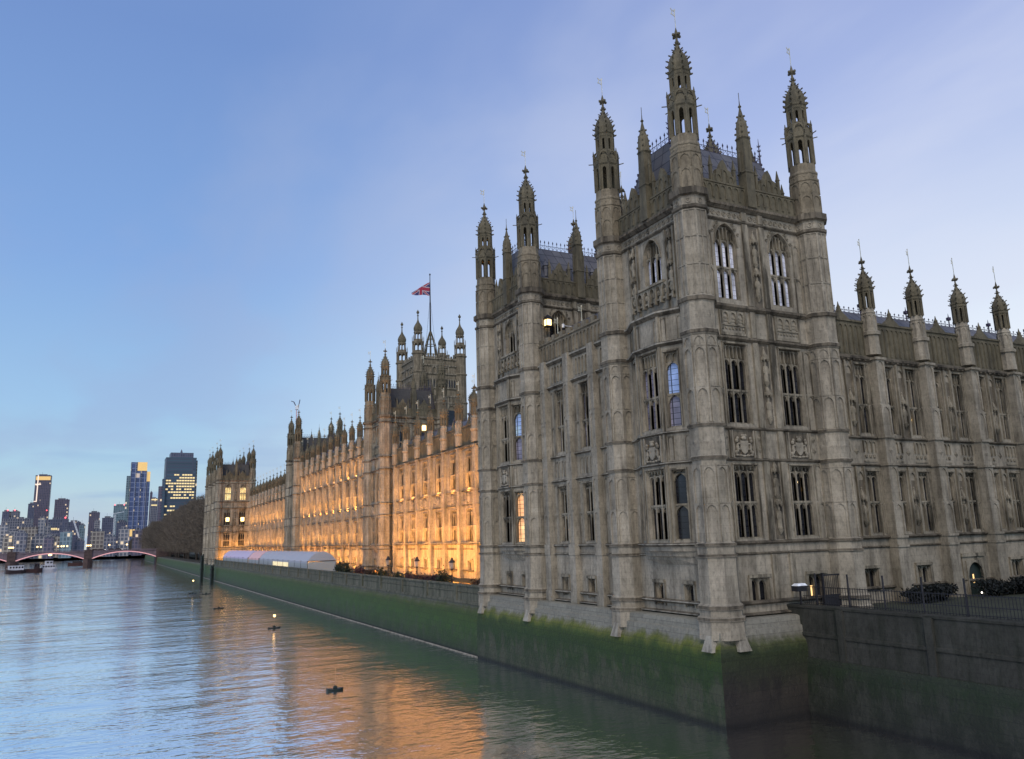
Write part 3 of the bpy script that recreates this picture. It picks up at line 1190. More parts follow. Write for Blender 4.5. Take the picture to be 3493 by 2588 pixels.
    for i in range(4):
        j = (i + 1) % 4
        rf.quad((*lo[i], 30.4), (*lo[j], 30.4), (*hi[j], 35.0), (*hi[i], 35.0))
    rf.quad(*[(*p, 35.0) for p in hi])
    for fx, nx in ((2.6, 0), (5.0, 0), (7.4, 0)):
        rf.lathe(fx, 1.75, [(32.1, .22), (33.0, .22), (33.05, .3), (33.5, .03), (33.7, .05), (33.9, .01)], 6)
    hips = MB()
    cr = MB()
    fi = MB()
    fi.lathe(0, 0, [(34.9, .07), (36.5, .03), (36.9, .01)], 5)
    for zz in (35.5, 35.9, 36.25):
        for k in range(4):
            fi.bar((0, 0, zz), (.17 * cos(k * pi / 2), .17 * sin(k * pi / 2), zz + .08), .025)
    fim = fi.mesh('finial', M['purple_iron'])
    for i in range(4):
        x, y = hi[i]
        cresting(cr, hi[i], hi[(i + 1) % 4], 35.0, .85, .4)
        for t in range(12):                          # crockets up the hips
            q = (t + .5) / 12
            px, py, pz = lo[i][0] + (x - lo[i][0]) * q, lo[i][1] + (y - lo[i][1]) * q, 30.4 + 4.6 * q
            hips.lump((px, py, pz + .08), (.09, .09, .12), 5, 3)
    rfo = rf.join(hips).build('roof', M['lead'], root, mat2=M['purple_iron'])
    cr.build('cresting', M['purple_iron'], rfo)
    for x, y in hi:
        place(fim, 'finial', rfo, (x, y, 0))
    for x, y in ((0, 0), (TW, 0), (0, TD), (TW, TD)):
        put_turret(root, x, y)
    return root


T1 = make_tower((30.1, 34.75, 0), 'tall corner tower with spired turrets, standing on the angle of the river wall')
T2 = clone(T1, (30.1, 55.2, 0), 'second tower of the near pavilion, carrying a yellow lantern, beside the floodlit range')


def recolour(root, fn):
    def walk(o, path):
        for ch in o.children:
            nm = ch.name.split('.')[0]
            if nm == 'pane':
                k = fn(o)
                if k:
                    src = ch.data
                    key = next(q for q in PANES if PANES[q] == src)[0]
                    pk = (key, k)
                    if pk not in PANES:
                        PANES[pk] = WIN[key][1].mesh('pane', M[k])
                    ch.data = PANES[pk]
            walk(ch, path)
    walk(root, '')


def tint_t2(win):
    key = next((q for q in WIN if WIN[q][0] == win.data), None)
    if key == 'c1' and win.parent.name.startswith('bay') and win.location.y < 4:
        return 'glass_orange'
    if key in ('t3', 't3e', 't2'):
        return 'glass'
    return None


recolour(T2, tint_t2)


# ------------------------------------------------------------------ long ranges: bays with buttresses
def make_buttress(top, depth=.62, w=.95):
    mb, F = MB(), CAN
    h = w / 2
    lv = [(4.6, 6.0, 1.22), (6.0, 8.6, 1.08), (9.3, 11.55, 1.0), (11.55, 14.0, .95), (14.0, 15.85, 1.0), (15.85, 18.1, .95), (18.1, 21.3, .9)]
    if top > 22:
        lv += [(21.3, 25.0, .9)]
    mb.fbox(F, -h * 1.08, h * 1.08, -.05, depth * 1.06, 8.6, 9.3)
    for z0, z1, k in lv:
        mb.fbox(F, -h * k, h * k, -.05, depth * k, z0, z1)
        if z0 > 9 and z1 - z0 > 1.9:
            mb.arch(F, -h * k, h * k, z0 + .1, z1 - .05, depth * k, depth * k + .06, .13, seg=4)
        if 13.9 < z0 < 14.1:
            diamond(mb, F, 0, 14.95, .25, depth, .08)
    for z in (8.6, 9.2, 13.95, 15.8, *([21.2] if top < 22 else [21.2, 24.8])):
        mb.fbox(F, -h * 1.15, h * 1.15, -.05, depth * 1.2, z, z + .16)
    return mb.mesh('buttress', M['stone'])


BUT = make_buttress(21.5)
BUT_R = make_buttress(21.5, .42, .8)
BUT_RHI = make_buttress(25.1, .42, .8)


def long_range(name, label, O, U, Nv, bays, pitch, high=False, pins=True, roof_h=2.2, first_pin=0, end_pin=True, river=False, pane='glass', door_bay=None):
    """a range of equal bays; u starts at the first buttress"""
    root = thing(name, label, 'palace wing', (O[0], O[1], 0))
    F = Frame((0, 0), U, Nv)
    L = bays * pitch
    top = 25.0 if high else 21.4
    dz = top - 21.4
    if river:
        keys = [('r1', 0), ('r2', 0)] + ([('r3', 0)] if high else [])
    else:
        keys = [('w1', 0), ('w2', 0)]
    holes = []
    offs = (pitch * .5,) if river else (pitch * .5 - 1.25, pitch * .5 + 1.25)
    for b in range(bays):
        for c in offs:
            for k, _ in keys:
                holes.append(hole(k, b * pitch + c))
        if b != door_bay:
            holes.append(hole('bw', (b + .5) * pitch))
    wall, trim, strs = MB(), MB(), MB()
    wall.wall(F, 0, L, 4.3, top + .1, holes, 0, .36)
    wall.fbox(F, 0, L, -9.5, -.6, 4.3, top)
    for b in range(bays):
        for c in offs:
            for k, _ in keys:
                put_window(root, F, b * pitch + c, 0, k, pane)
        uc = (b + .5) * pitch
        if b != door_bay:
            put_window(root, F, uc, 0, 'bw')
            trim.fbox(F, uc - .82, uc + .82, -.02, .16, 7.34, 7.52)
            for sg in (-1, 1):
                trim.fbox(F, uc + sg * .76 - .1, uc + sg * .76 + .1, -.02, .1, 5.9, 7.34)
        # middle niche strip
        for z0, z1 in (() if river else ((9.4, 13.9), (15.95, 21.1))):
            for sg in (-1, 1):
                trim.fbox(F, uc + sg * .36 - .07, uc + sg * .36 + .07, -.02, .16, z0, z1)
        if not river:
            for z0, z1 in ((9.42, 13.0), (15.95, 20.2)):
                strs.fbox(F, uc - .3, uc + .3, -.02, .008, z0, z1)  # dark strip stands in for the shade of the niche
        for z in (() if river else (10.3, 16.9)):
            place(STATUE, 'statue', root, (*F.P(uc, .06, 0)[:2], z), F.rot())
        if river:
            for zz in (14.15, 24.9) if high else (14.15,):
                place(ARMS, 'carved_panel', root, (*F.P(uc, .02, 0)[:2], zz), F.rot())
        else:
            trim.arch(F, uc - .35, uc + .35, 12.6, 13.6, 0, .1, .07, seg=4)
            trim.arch(F, uc - .35, uc + .35, 19.6, 20.8, 0, .1, .07, seg=4)
        # blind panels beside the buttresses
        for sg in (-1, 1):
            for z0, z1 in ((9.4, 11.5), (11.62, 13.8), (15.95, 18.1), (18.2, 20.9)):
                uq = uc + sg * (pitch / 2 - .72)
                trim.arch(F, uq - .22, uq + .22, z0, z1, -.02, .06, .06, seg=4)
        for i, q in enumerate((-1.45, 0, 1.45) if river else (-1.25, 0, 1.25)):
            u = uc + q
            if i == 1:
                if not river:
                    diamond(trim, F, u, 14.9, .25, 0, .1)
                continue
            trim.fbox(F, u - .62, u + .62, 0, .05, 14.2, 14.3)
            for k in range(3):
                trim.arch(F, u - .6 + k * .4, u - .2 + k * .4, 14.85, 15.65, 0, .1, .05, seg=3)
                trim.lump(F.P(u - .4 + k * .4, .04, 14.6), (.13, .08, .14), 6, 3)
    strings = [(6.0, 6.2, .2), (8.6, 8.74, .12), (9.17, 9.38, .55 if river else .26), (13.92, 14.1, .15), (15.74, 15.92, .18), (21.1, 21.5, .26)]
    if high:
        strings += [(24.7, 25.1, .26)]
    for z0, z1, o in strings:
        strs.sweep(F, [(0, 0), (L, 0)], z0, z1, o)
    if river:
        trim.fbox(F, 0, L, -.02, .5, 9.385, 9.46)
    for i in range(int(L / .55)):
        strs.lump(F.P(.3 + i * .55, .24, top - .25), (.09, .08, .08), 5, 3)
    wall.build('wall', M['stone'], root)
    trim.join(strs).build('cornice', M['carved' if not river else 'stone'], root, mat2=M['shade_dark'])
    par = MB()
    par.fbox(F, 0, L, -.3, -.02, top, top + 2.5)
    for b in range(bays):
        uc = (b + .5) * pitch
        for k in range(8):
            u = b * pitch + .6 + (pitch - 1.2) * (k + .5) / 8
            par.arch(F, u - .23, u + .23, top + .25, top + 2.3, -.03, .05, .06, seg=3)
        par.fbox(F, b * pitch + .5, (b + 1) * pitch - .5, -.36, .08, top + 2.5, top + 2.64)
        pts = [(uc - .9, top + 2.6), (uc + .9, top + 2.6), (uc + .55, top + 2.9), (uc + .25, top + 3.1), (uc, top + 3.5), (uc - .25, top + 3.1), (uc - .55, top + 2.9)]
        par.ext(F, pts, -.28, -.04)
        par.lathe(*F.P(uc, -.16, 0)[:2], [(top + 3.3, .1), (top + 3.5, .15), (top + 3.65, .07), (top + 3.9, .02)], 5)
    par.build('parapet', M['stone_dark'], root)
    rf = MB()
    P = F.P
    zr = top + 4.15
    rf.quad(P(0, -.7, top + 1.6), P(L, -.7, top + 1.6), P(L, -2.5, zr), P(0, -2.5, zr))
    rf.quad(P(0, -2.5, zr), P(L, -2.5, zr), P(L, -7.5, zr), P(0, -7.5, zr))
    for u in (0, L):
        rf.quad(P(u, -.7, top + 1.6), P(u, -2.5, zr), P(u, -7.5, zr), P(u, -9.3, top + 1.6))
    rfo = rf.build('roof', M['lead'], root)
    cr = MB()
    cresting(cr, P(0, -2.5, 0)[:2], P(L, -2.5, 0)[:2], zr, .45, .5)
    cr.build('cresting', M['purple_iron'], rfo)
    fi = MB()
    fi.lathe(0, 0, [(zr, .05), (zr + .5, .05), (zr + .55, .2), (zr + .75, .2), (zr + .8, .05), (zr + 1.1, .01)], 6)
    fim = fi.mesh('finial', M['purple_iron'])
    for b in range(bays):
        place(fim, 'finial', rfo, (*P((b + .5) * pitch, -2.5, 0)[:2], 0))
    for b in range(bays + 1):
        x, y, _ = P(b * pitch, 0, 0)
        place(BUT_RHI if high else BUT_R if river else BUT, 'buttress', root, (x, y, 0), F.rot())
        if pins and b >= first_pin and (b < bays or end_pin):
            x, y, _ = P(b * pitch, .12, 0)
            put_pin(PIN_HI if high else PIN, root, x, y)
    return root


# right hand range facing the viewer
WX, WY, WP = 41.55, 36.4, 5.15
NW = long_range('palace_range', 'grey unlit range right of the corner tower, a row of pinnacles on its roofline',
                (WX, WY), (1, 0), (0, -1), 7, WP, first_pin=1, door_bay=2)


def add_door(root, F, uc):
    mb = MB()
    mb.fbox(F, uc - 1.3, uc + 1.3, -.02, .3, 7.72, 7.95)
    mb.arch(F, uc - 1.2, uc + 1.2, 5.0, 7.74, .0, .2, .32, rise=1.0, seg=7, point=.85)
    mb.arch(F, uc - .95, uc + .95, 5.0, 7.45, .2, .28, .12, rise=.95, seg=7, point=.85)
    d = mb.build('door', M['carved'], root)
    lf = MB()
    lf.arch(F, uc - .9, uc + .9, 5.0, 7.4, .03, .05, .85, rise=.05)
    lf.fbox(F, uc - .88, uc + .88, .01, .04, 5.0, 7.3)
    lf.build('door_leaf', M['wood_dark'], d)
    sl_ = MB()
    sl_.fbox(F, uc - .12, uc + .0, .04, .07, 5.9, 6.5)
    sl_.build('lit_gap', M['glow_slit'], d)


add_door(NW, Frame((0, 0), (1, 0), (0, -1)), 2.5 * WP)

# link between the towers of the end pavilion
LNK_Y = 43.2 + .3


def make_link(loc, label):
    root = thing('link_block', label, 'palace wing', loc)
    F = Frame((0, 0), (0, 1), (-1, 0))          # u from 0 at the near tower
    L = 11.4
    wall, trim, strs, fas = MB(), MB(), MB(), MB()
    cs = (1.0, 4.35, 7.9, 11.0)
    holes = []
    for u in cs[:3]:
        holes += [hole('w1', u), hole('w2', u), hole('b', u)]
    wall.wall(F, 0, L, 4.2, 23.4, holes, 0, .36)
    for u in cs[:3]:
        put_window(root, F, u, 0, 'w1')
        put_window(root, F, u, 0, 'w2', 'glass_violet')
        put_window(root, F, u, 0, 'b')
        trim.fbox(F, u - .55, u + .55, -.02, .16, 7.02, 7.2)
        for sg in (-1, 1):
            trim.fbox(F, u + sg * .47 - .07, u + sg * .47 + .07, -.02, .09, 5.7, 7.02)
        for sg in (-1, 1):
            for z0, z1 in ((9.4, 11.5), (11.62, 13.8), (15.95, 18.1), (18.2, 20.9)):
                trim.arch(F, u + sg * .98 - .26, u + sg * .98 + .26, z0, z1, -.02, .06, .07, seg=4)
        for k in range(4):
            trim.arch(F, u - .9 + k * .45, u - .45 + k * .45, 21.6, 22.9, 0, .12, .08, seg=3)
            trim.arch(F, u - .9 + k * .45, u - .45 + k * .45, 14.3, 15.5, 0, .05, .08, seg=3)
    for z0, z1, o in ((5.27, 5.45, .3), (5.86, 6.1, .22), (8.6, 8.74, .12), (9.17, 9.38, .2), (13.92, 14.1, .15), (15.74, 15.92, .18), (21.12, 21.42, .24), (23.04, 23.42, .26)):
        strs.sweep(F, [(0, 0), (L, 0)], z0, z1, o)
        fas.sweep(F, [(0, 0), (L, 0)], z0 + (z1 - z0) * .42, z1 - (z1 - z0) * .2, o + .014, chamfer=.1)
    wall.build('wall', M['stone'], root)
    trim.join(strs).join(fas).build('cornice', M['carved'], root, mat2=(M['shade_dark'], M['fascia']))
    b = MB()
    for z0, z1, k in ((4.6, 6.0, 1.2), (6.0, 8.6, 1.1), (8.6, 9.35, 1.2), (9.35, 13.95, 1.0), (13.95, 15.85, 1.06), (15.85, 21.2, .95), (21.2, 23.4, 1.0)):
        b.fbox(CAN, -.36 * k, .36 * k, -.05, .42 * k, z0, z1)
        if z1 - z0 > 4:
            zm = (z0 + z1) / 2
            for p, q in ((z0, zm), (zm, z1)):
                b.arch(CAN, -.36 * k, .36 * k, p + .1, q - .05, .42 * k, .42 * k + .05, .12, seg=4)
    me = b.mesh('buttress', M['stone'])
    for u in (2.7, 6.15, 9.7):
        x, y, _ = F.P(u, 0, 0)
        place(me, 'buttress', root, (x, y, 0), F.rot())
    par = MB()
    par.fbox(F, 0, L, -.3, -.03, 23.4, 24.9)
    for k in range(22):
        u = .3 + k * .5
        par.arch(F, u - .24, u + .24, 23.55, 24.75, -.04, .05, .06, seg=3)
    par.fbox(F, 0, L, -.36, .06, 24.9, 25.05)
    for k in range(10):
        u = .6 + k * 1.12
        par.fbox(F, u - .3, u + .3, -.3, -.03, 25.05, 25.45)
    par.build('parapet', M['stone_mid'], root)
    rf = MB()
    P = F.P
    rf.quad(P(-1, -.8, 24.2), P(L + 1, -.8, 24.2), P(L + 1, -3.6, 27.3), P(-1, -3.6, 27.3))
    rf.quad(P(-1, -3.6, 27.3), P(L + 1, -3.6, 27.3), P(L + 1, -8.4, 27.3), P(-1, -8.4, 27.3))
    rf.quad(P(-1, -8.4, 27.3), P(L + 1, -8.4, 27.3), P(L + 1, -9.5, 8), P(-1, -9.5, 8))
    rf.build('roof', M['lead'], root)
    vm = vane_mesh(25.4, 1.3, .30, .03).mesh('weathervane', M['gilt'])
    for u in cs[:3]:
        x, y, _ = F.P(u, -.15, 0)
        place(vm, 'weathervane', root, (x, y, 0))
    return root


LINK = make_link((30.25, LNK_Y, 0), 'three bay block between the two towers of the near pavilion')

# river front, floodlit: two low ranges, a taller middle, two towers
RX = 39.9
P1, P2, P3 = 5.12, 5.3, 5.15
R1 = long_range('palace_range', 'brightest floodlit range, between the near pavilion and the first inner tower',
                (RX, 62.55), (0, 1), (-1, 0), 11, P1, river=True, pane='glass_range')
R2 = long_range('palace_range', 'taller floodlit middle range, three storeys high, between the two inner river towers',
                (RX, 133.6), (0, 1), (-1, 0), 10, P2, high=True, river=True, pane='glass_range')
R3 = long_range('palace_range', 'floodlit far range with thin spires, between the second inner tower and the far pavilion',
                (RX, 202.2), (0, 1), (-1, 0), 11, P3, river=True, pane='glass_range')
M1 = clone(T1, (39.2, 122.4, 0), 'first inner river tower, rising from the floodlit front before the great flag tower')
M2 = clone(T1, (39.2, 189.0, 0), 'second inner river tower, farther along the floodlit front, a crane rising behind it')
FT1 = clone(T1, (30.1, 260.0, 0), 'tower of the far pavilion with two yellow lit arched windows')
FT2 = clone(T1, (30.1, 280.4, 0), 'farthest tower of the palace, mostly hidden behind the far pavilion beside the dark trees')
FL = clone(LINK, (30.25, 268.75, 0), 'stone block between the two towers of the far pavilion above the river')


def lit_far(win):
    key = next((q for q in WIN if WIN[q][0] == win.data), None)
    if key == 't3':
        return 'glass_lit'
    return 'glass'


def dark_roof(root):
    for ch in root.children:
        if ch.name.startswith('roof'):
            if 'far' not in ROOFS:
                me = ch.data.copy()
                me.materials[0] = M['slate_shade_dark']
                ROOFS['far'] = me
            ch.data = ROOFS['far']


ROOFS = {}
M['slate_shade_dark'] = plain('dark_shaded_slate', (.055, .052, .048), .7)  # unlit look of the farther roofs put into a darker colour
for o in (M1, M2, FT1, FT2):
    dark_roof(o)
recolour(FT1, lit_far)
recolour(FT2, lambda w: 'glass')
recolour(M1, lambda w: 'glass')
recolour(M2, lambda w: 'glass')
for i, (o, x) in enumerate(((FT1, 2.9), (FT1, 7.3))):
    g = MB()
    g.box(x - .5, x + .5, -.02, .02, 17.2, 18.4)
    g.build('lit_opening', M['lamp'], o)

# warm floodlights along the foot and the ledges of the river front
FLOOD = (1.0, .41, .085)


def flood(name, loc, power, sx, sy, rot, spread=160):
    d = bpy.data.lights.new(name, 'AREA')
    d.shape = 'RECTANGLE'
    d.size, d.size_y = sx, sy
    d.energy = power * .85
    d.color = FLOOD
    d.spread = radians(spread)
    o = bpy.data.objects.new(name, d)
    COL.objects.link(o)
    o.location = loc
    o.rotation_euler = rot
    return o


def aim(v):
    return Vector(v).to_track_quat('-Z', 'Y').to_euler()


for i in range(6):
    y = 62.55 + (i + .5) * 56.3 / 6
    flood('floodlight', (RX - 6.5, y, 4.8), 4700, 1.0, 3.0, aim((1, 0, 1.0)))
for b in range(11):
    y = 62.55 + (b + .5) * P1
    flood('floodlight', (RX - 1.5, y, 4.9), 190, .4, 1.6, aim((.8, 0, 1)))
    flood('floodlight', (RX - .75, y, 9.62), 230, .2, 1.5, aim((.45, 0, 1)))
    flood('floodlight', (RX - .85, y, 16.0), 190, .2, 1.5, aim((.45, 0, 1)))
for y0, P_, nb, hi in ((133.6, P2, 10, True), (202.2, P3, 11, False)):
    for i in range(nb):
        y = y0 + (i + .5) * P_
        flood('floodlight', (RX - 2.2, y, 4.7), 1800, .6, 2.4, aim((1, 0, .8)), 115)
        flood('floodlight', (RX - .9, y, 9.65), 430, .2, 2.2, aim((.45, 0, 1)))
        flood('floodlight', (RX - .9, y, 16.0), 430, .2, 2.2, aim((.45, 0, 1)))
        if hi:
            flood('floodlight', (RX - .9, y, 21.7), 280, .2, 2.2, aim((.45, 0, 1)))
for y in (126.5, 193.2):
    flood('floodlight', (36.5, y, 5.2), 300, .6, 5, aim((.5, 0, 1)))
flood('floodlight', (35.2, 257.6, 5.1), 1100, 7, .6, aim((0, .7, 1)))
flood('floodlight', (35.2, 258.6, 9.7), 420, 7, .4, aim((0, .6, 1)))


# ------------------------------------------------------------------ the great flag tower behind
def make_flag_tower():
    x0, x1, y0, y1 = 99.5, 116.5, 271.0, 289.3
    root = thing('flag_tower', 'massive square tower behind the river front with four domed turrets and a flagpole', 'tower', (x0, y0, 0))
    W, D = x1 - x0, y1 - y0
    wall, trim = MB(), MB()
    FN = Frame((0, 0), (1, 0), (0, -1))
    FE = Frame((0, 0), (0, 1), (-1, 0))
    wall.box(-.6, W + .6, -.6, D + .6, 5, 77)
    for F, ln in ((FN, W), (FE, D)):
        for z in (50, 59.5, 62, 65, 70.5, 73.6, 76.2):
            trim.fbox(F, 1, ln - 1, .5, 1.0, z, z + .5)
        for i in range(3):
            u = ln * (.25 + .25 * i)
            trim.arch(F, u - 1.9, u + 1.9, 51.2, 59.2, .5, .95, .45, seg=6)
        for i in range(12):
            u = 2.3 + (ln - 4.6) * (i + .5) / 12
            trim.arch(F, u - .5, u + .5, 65.6, 68.8, .5, .9, .2, seg=3)
            trim.arch(F, u - .5, u + .5, 60.1, 61.9, .5, .8, .15, seg=3)
            trim.fbox(F, u - .3, u + .3, .2, .7, 77, 78.4 if i % 2 else 77.7)
        for i in range(2):
            u = ln * (.36 + .28 * i)
            trim.arch(F, u - 1.1, u + 1.1, 71.1, 73.5, .5, .9, .3, seg=4)
    wall.build('wall', M['stone_mid'], root)
    trim.build('tracery', M['carved'], root)
    hol = MB()
    for F, ln in ((FN, W), (FE, D)):
        for i in range(3):
            u = ln * (.25 + .25 * i)
            hol.fbox(F, u - 1.5, u + 1.5, .58, .62, 51.4, 57)
        for i in range(12):
            u = 2.3 + (ln - 4.6) * (i + .5) / 12
            hol.fbox(F, u - .32, u + .32, .58, .62, 65.7, 68.2)
    hol.build('window', M['glass'], root)
    tm = MB()
    tm.lathe(0, 0, [(5, 2.35), (59.5, 2.3), (59.7, 2.6), (60.2, 2.6), (60.4, 2.2), (70.5, 2.2), (70.7, 2.5), (71.2, 2.5), (71.4, 2.15), (77.6, 2.15), (77.8, 2.5), (78.3, 2.5), (78.5, 2.0), (79, 2.0)], 8)
    for F, hw in octa_faces(0, 0, 2.0):
        tm.arch(F, -hw, hw, 79, 81.9, -.25, .0, .2, seg=4)
        for sg in (-1, 1):
            tm.fbox(F, sg * hw - .12, sg * hw + .12, -.1, .15, 78.5, 82.4)
            tm.lathe(*F.P(sg * hw, .15, 0)[:2], [(82, .14), (84, .12), (84.8, .01)], 4)
    tm.lathe(0, 0, [(81.8, 1.9), (82, 2.2), (82.6, 2.2), (82.9, 1.55), (83.4, 1.5)], 8)
    for F, hw in octa_faces(0, 0, 1.5):
        tm.arch(F, -hw, hw, 83.4, 86.0, -.2, .0, .17, seg=4)
    tm.lathe(0, 0, [(85.8, 1.4), (86.0, 1.65), (86.3, 1.6)], 8)
    tme = tm.mesh('turret', M['stone_mid'])
    dm = MB()
    dm.lathe(0, 0, [(86.3, 1.35), (87.0, 1.62), (87.8, 1.66), (88.6, 1.4), (89.4, .95), (90.1, .5), (91, .24), (92.4, .18), (92.6, .4), (92.9, .2), (93.3, .16), (93.6, .5), (94.1, .55), (94.5, .25), (95, .04)], 8)
    dme = dm.mesh('dome', M['stone_dark'])
    for x, y in ((0, 0), (W, 0), (0, D), (W, D)):
        t = place(tme, 'turret', root, (x, y, 0))
        place(dme, 'dome', t)
    # iron crown carrying the pole
    cr = MB()
    cx, cy = W / 2, D / 2
    for k in range(8):
        a = k * pi / 4 + pi / 8
        p = (cx + 3.0 * cos(a), cy + 3.0 * sin(a), 77.5)
        q = (cx + 2.0 * cos(a), cy + 2.0 * sin(a), 84)
        r = (cx + .3 * cos(a), cy + .3 * sin(a), 89.5)
        cr.bar(p, q, .22)
        cr.bar(q, r, .2)
        cr.lathe(p[0], p[1], [(77, .4), (82, .3), (83.5, .02)], 4)
        a2 = a + pi / 4
        for rr, z in ((2.6, 80), (2.0, 84), (1.2, 86.5)):
            cr.bar((cx + rr * cos(a), cy + rr * sin(a), z), (cx + rr * cos(a2), cy + rr * sin(a2), z), .16)
    cr.build('crown', M['stone_dark'], root)
    pl = MB()
    pl.lathe(cx, cy, [(77, .35), (96, .3), (112.5, .14), (112.6, .3), (113.1, .3), (113.3, .05)], 8)
    for k in range(4):
        a = k * pi / 2 + .4
        pl.bar((cx, cy, 104), (cx + 3 * cos(a), cy + 3 * sin(a), 80), .03, 3)
    pl.build('flagpole', M['iron'], root)
    # parapet stage
    return root, (x0 + cx, y0 + cy)


VT, (VPX, VPY) = make_flag_tower()


def flag_mat():
    m, nt, N, L, b = new_mat('flag_cloth')
    uv = N.new('ShaderNodeTexCoord')
    s = N.new('ShaderNodeSeparateXYZ')
    L.new(uv.outputs['Generated'], s.inputs[0])

    def mth(op, a, b2=None):
        n = N.new('ShaderNodeMath')
        n.operation = op
        for i, v in enumerate((a, b2)):
            if v is None:
                continue
            if isinstance(v, (int, float)):
                n.inputs[i].default_value = v
            else:
                L.new(v, n.inputs[i])
        return n.outputs[0]
    u = mth('SUBTRACT', s.outputs[0], .5)
    v = mth('SUBTRACT', s.outputs[2], .5)
    au, av = mth('ABSOLUTE', u), mth('ABSOLUTE', v)
    diag = mth('ABSOLUTE', mth('SUBTRACT', au, av))
    cross = mth('MINIMUM', mth('MULTIPLY', au, 1.6), av)
    blue, white, red = (.05, .04, .14), (.42, .36, .38), (.34, .03, .06)
    c = mixc(N, L, mth('LESS_THAN', diag, .10), blue, white)
    c = mixc(N, L, mth('LESS_THAN', diag, .045), c, red)
    c = mixc(N, L, mth('LESS_THAN', cross, .17), c, white)
    c = mixc(N, L, mth('LESS_THAN', cross, .11), c, red)
    L.new(c, b.inputs['Base Color'])
    b.inputs['Roughness'].default_value = .9
    return m


fl = MB()
nu, nv = 16, 8
for side in (0, 1):
    for i in range(nu + 1):
        for j in range(nv + 1):
            u, v = i / nu, j / nv
            fl.v.append((-7.4 * u, (sin(u * 8 + v * 2) * .5 * u) + side * .03, -(5.6 * v) * (1 - .84 * u) - 5.4 * u * (.8 + .15 * u) + sin(u * 7) * .12))
for side in (0, 1):
    o = side * (nu + 1) * (nv + 1)
    for i in range(nu):
        for j in range(nv):
            a = o + i * (nv + 1) + j
            fl.f.append((a, a + 1, a + nv + 2, a + nv + 1))
FLAG = tag(fl.build('flag', flag_mat(), None, (VPX - .2, VPY, 109.6), smooth=True), 'red, white and blue flag drooping from the tall pole on the great tower', 'flag')

# smaller roof turret behind the near range
def roof_lantern(x, y, label, h):
    r = thing('roof_turret', label, 'turret', (x, y, 0))
    mb = MB()
    mb.lathe(0, 0, [(15, 1.0), (h - 3.2, 1.0), (h - 3.1, 1.2), (h - 2.9, 1.2), (h - 2.8, .85), (h - 2.4, .85)], 8)
    for F, hw in octa_faces(0, 0, .85):
        mb.arch(F, -hw, hw, h - 2.4, h - .6, -.12, 0, .12, seg=4)
    mb.lathe(0, 0, [(h - .7, .8), (h - .5, 1.0), (h - .3, .95)], 8)
    mb.build('shaft', M['stone'], r)
    spire_mesh(h - .4, .85, 1.6, 1.0, .16).build('spire', M['stone_dark'], r)
    vane_mesh(h + 1.9, 1.6, .3, .03).build('weathervane', M['gilt'], r)


roof_lantern(58.4, 130, 'small spired roof turret peeping out left of the near pavilion, above the floodlit range', 35.2)
g = MB()
g.box(45.6 - 39.2, 46.2 - 39.2, -.15, -.05 + .2, 27.7, 28.55)
g.build('lit_window', M['lamp'], M1)


# ------------------------------------------------------------------ river walls, ground and water
def loft(mb, path, prof):
    """path of (x, y, nx, ny) with profile of (offset, z)"""
    k = len(prof)
    vs, fs = [], []
    for x, y, nx, ny in path:
        for o, z in prof:
            vs.append((x + nx * o, y + ny * o, z))
    for i in range(len(path) - 1):
        for j in range(k - 1):
            fs.append((i * k + j, i * k + j + 1, (i + 1) * k + j + 1, (i + 1) * k + j))
    mb.add(vs, fs)


def path_n(pts):
    out = []
    for i, p in enumerate(pts):
        a = pts[max(0, i - 1)]
        c = pts[min(len(pts) - 1, i + 1)]
        ns = []
        for q, r in ((a, p), (p, c)):
            d = (r[0] - q[0], r[1] - q[1])
            l = sqrt(d[0] ** 2 + d[1] ** 2)
            if l > 1e-6:
                ns.append((d[1] / l * 1.0, -d[0] / l * 1.0))
        if len(ns) == 1:
            n = ns[0]
        else:
            dd = 1 + ns[0][0] * ns[1][0] + ns[0][1] * ns[1][1]
            n = ((ns[0][0] + ns[1][0]) / dd, (ns[0][1] + ns[1][1]) / dd)
        out.append((p[0], p[1], n[0], n[1]))
    return out


# face line (at z about 4): terrace, pavilion corner, recess, wall towards the bridge
near = [(29.35, 64.4), (29.2, 64.3), (29.2, 33.95), (36.4, 33.95)]
wl = thing('river_wall', 'pale stone plinth and mossy green river wall under the near pavilion, wrapping round its corner', 'river wall', (29.2, 33.95, 0))
mb = MB()
NP = path_n([(x - 29.2, y - 33.95) for x, y in near])
NPROF = [(.37, -2.5), (.35, 0), (.33, 3.5), (.28, 3.75), (.20, 3.95), (.06, 4.12), (.02, 4.68), (-.10, 4.74), (-.13, 5.18), (-.3, 5.25), (-3.5, 5.3)]
loft(mb, NP[:3], NPROF)
mb.build('wall', M['algae'], wl)
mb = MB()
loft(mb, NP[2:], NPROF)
mb.build('return_wall', M['algae_shaded'], wl)
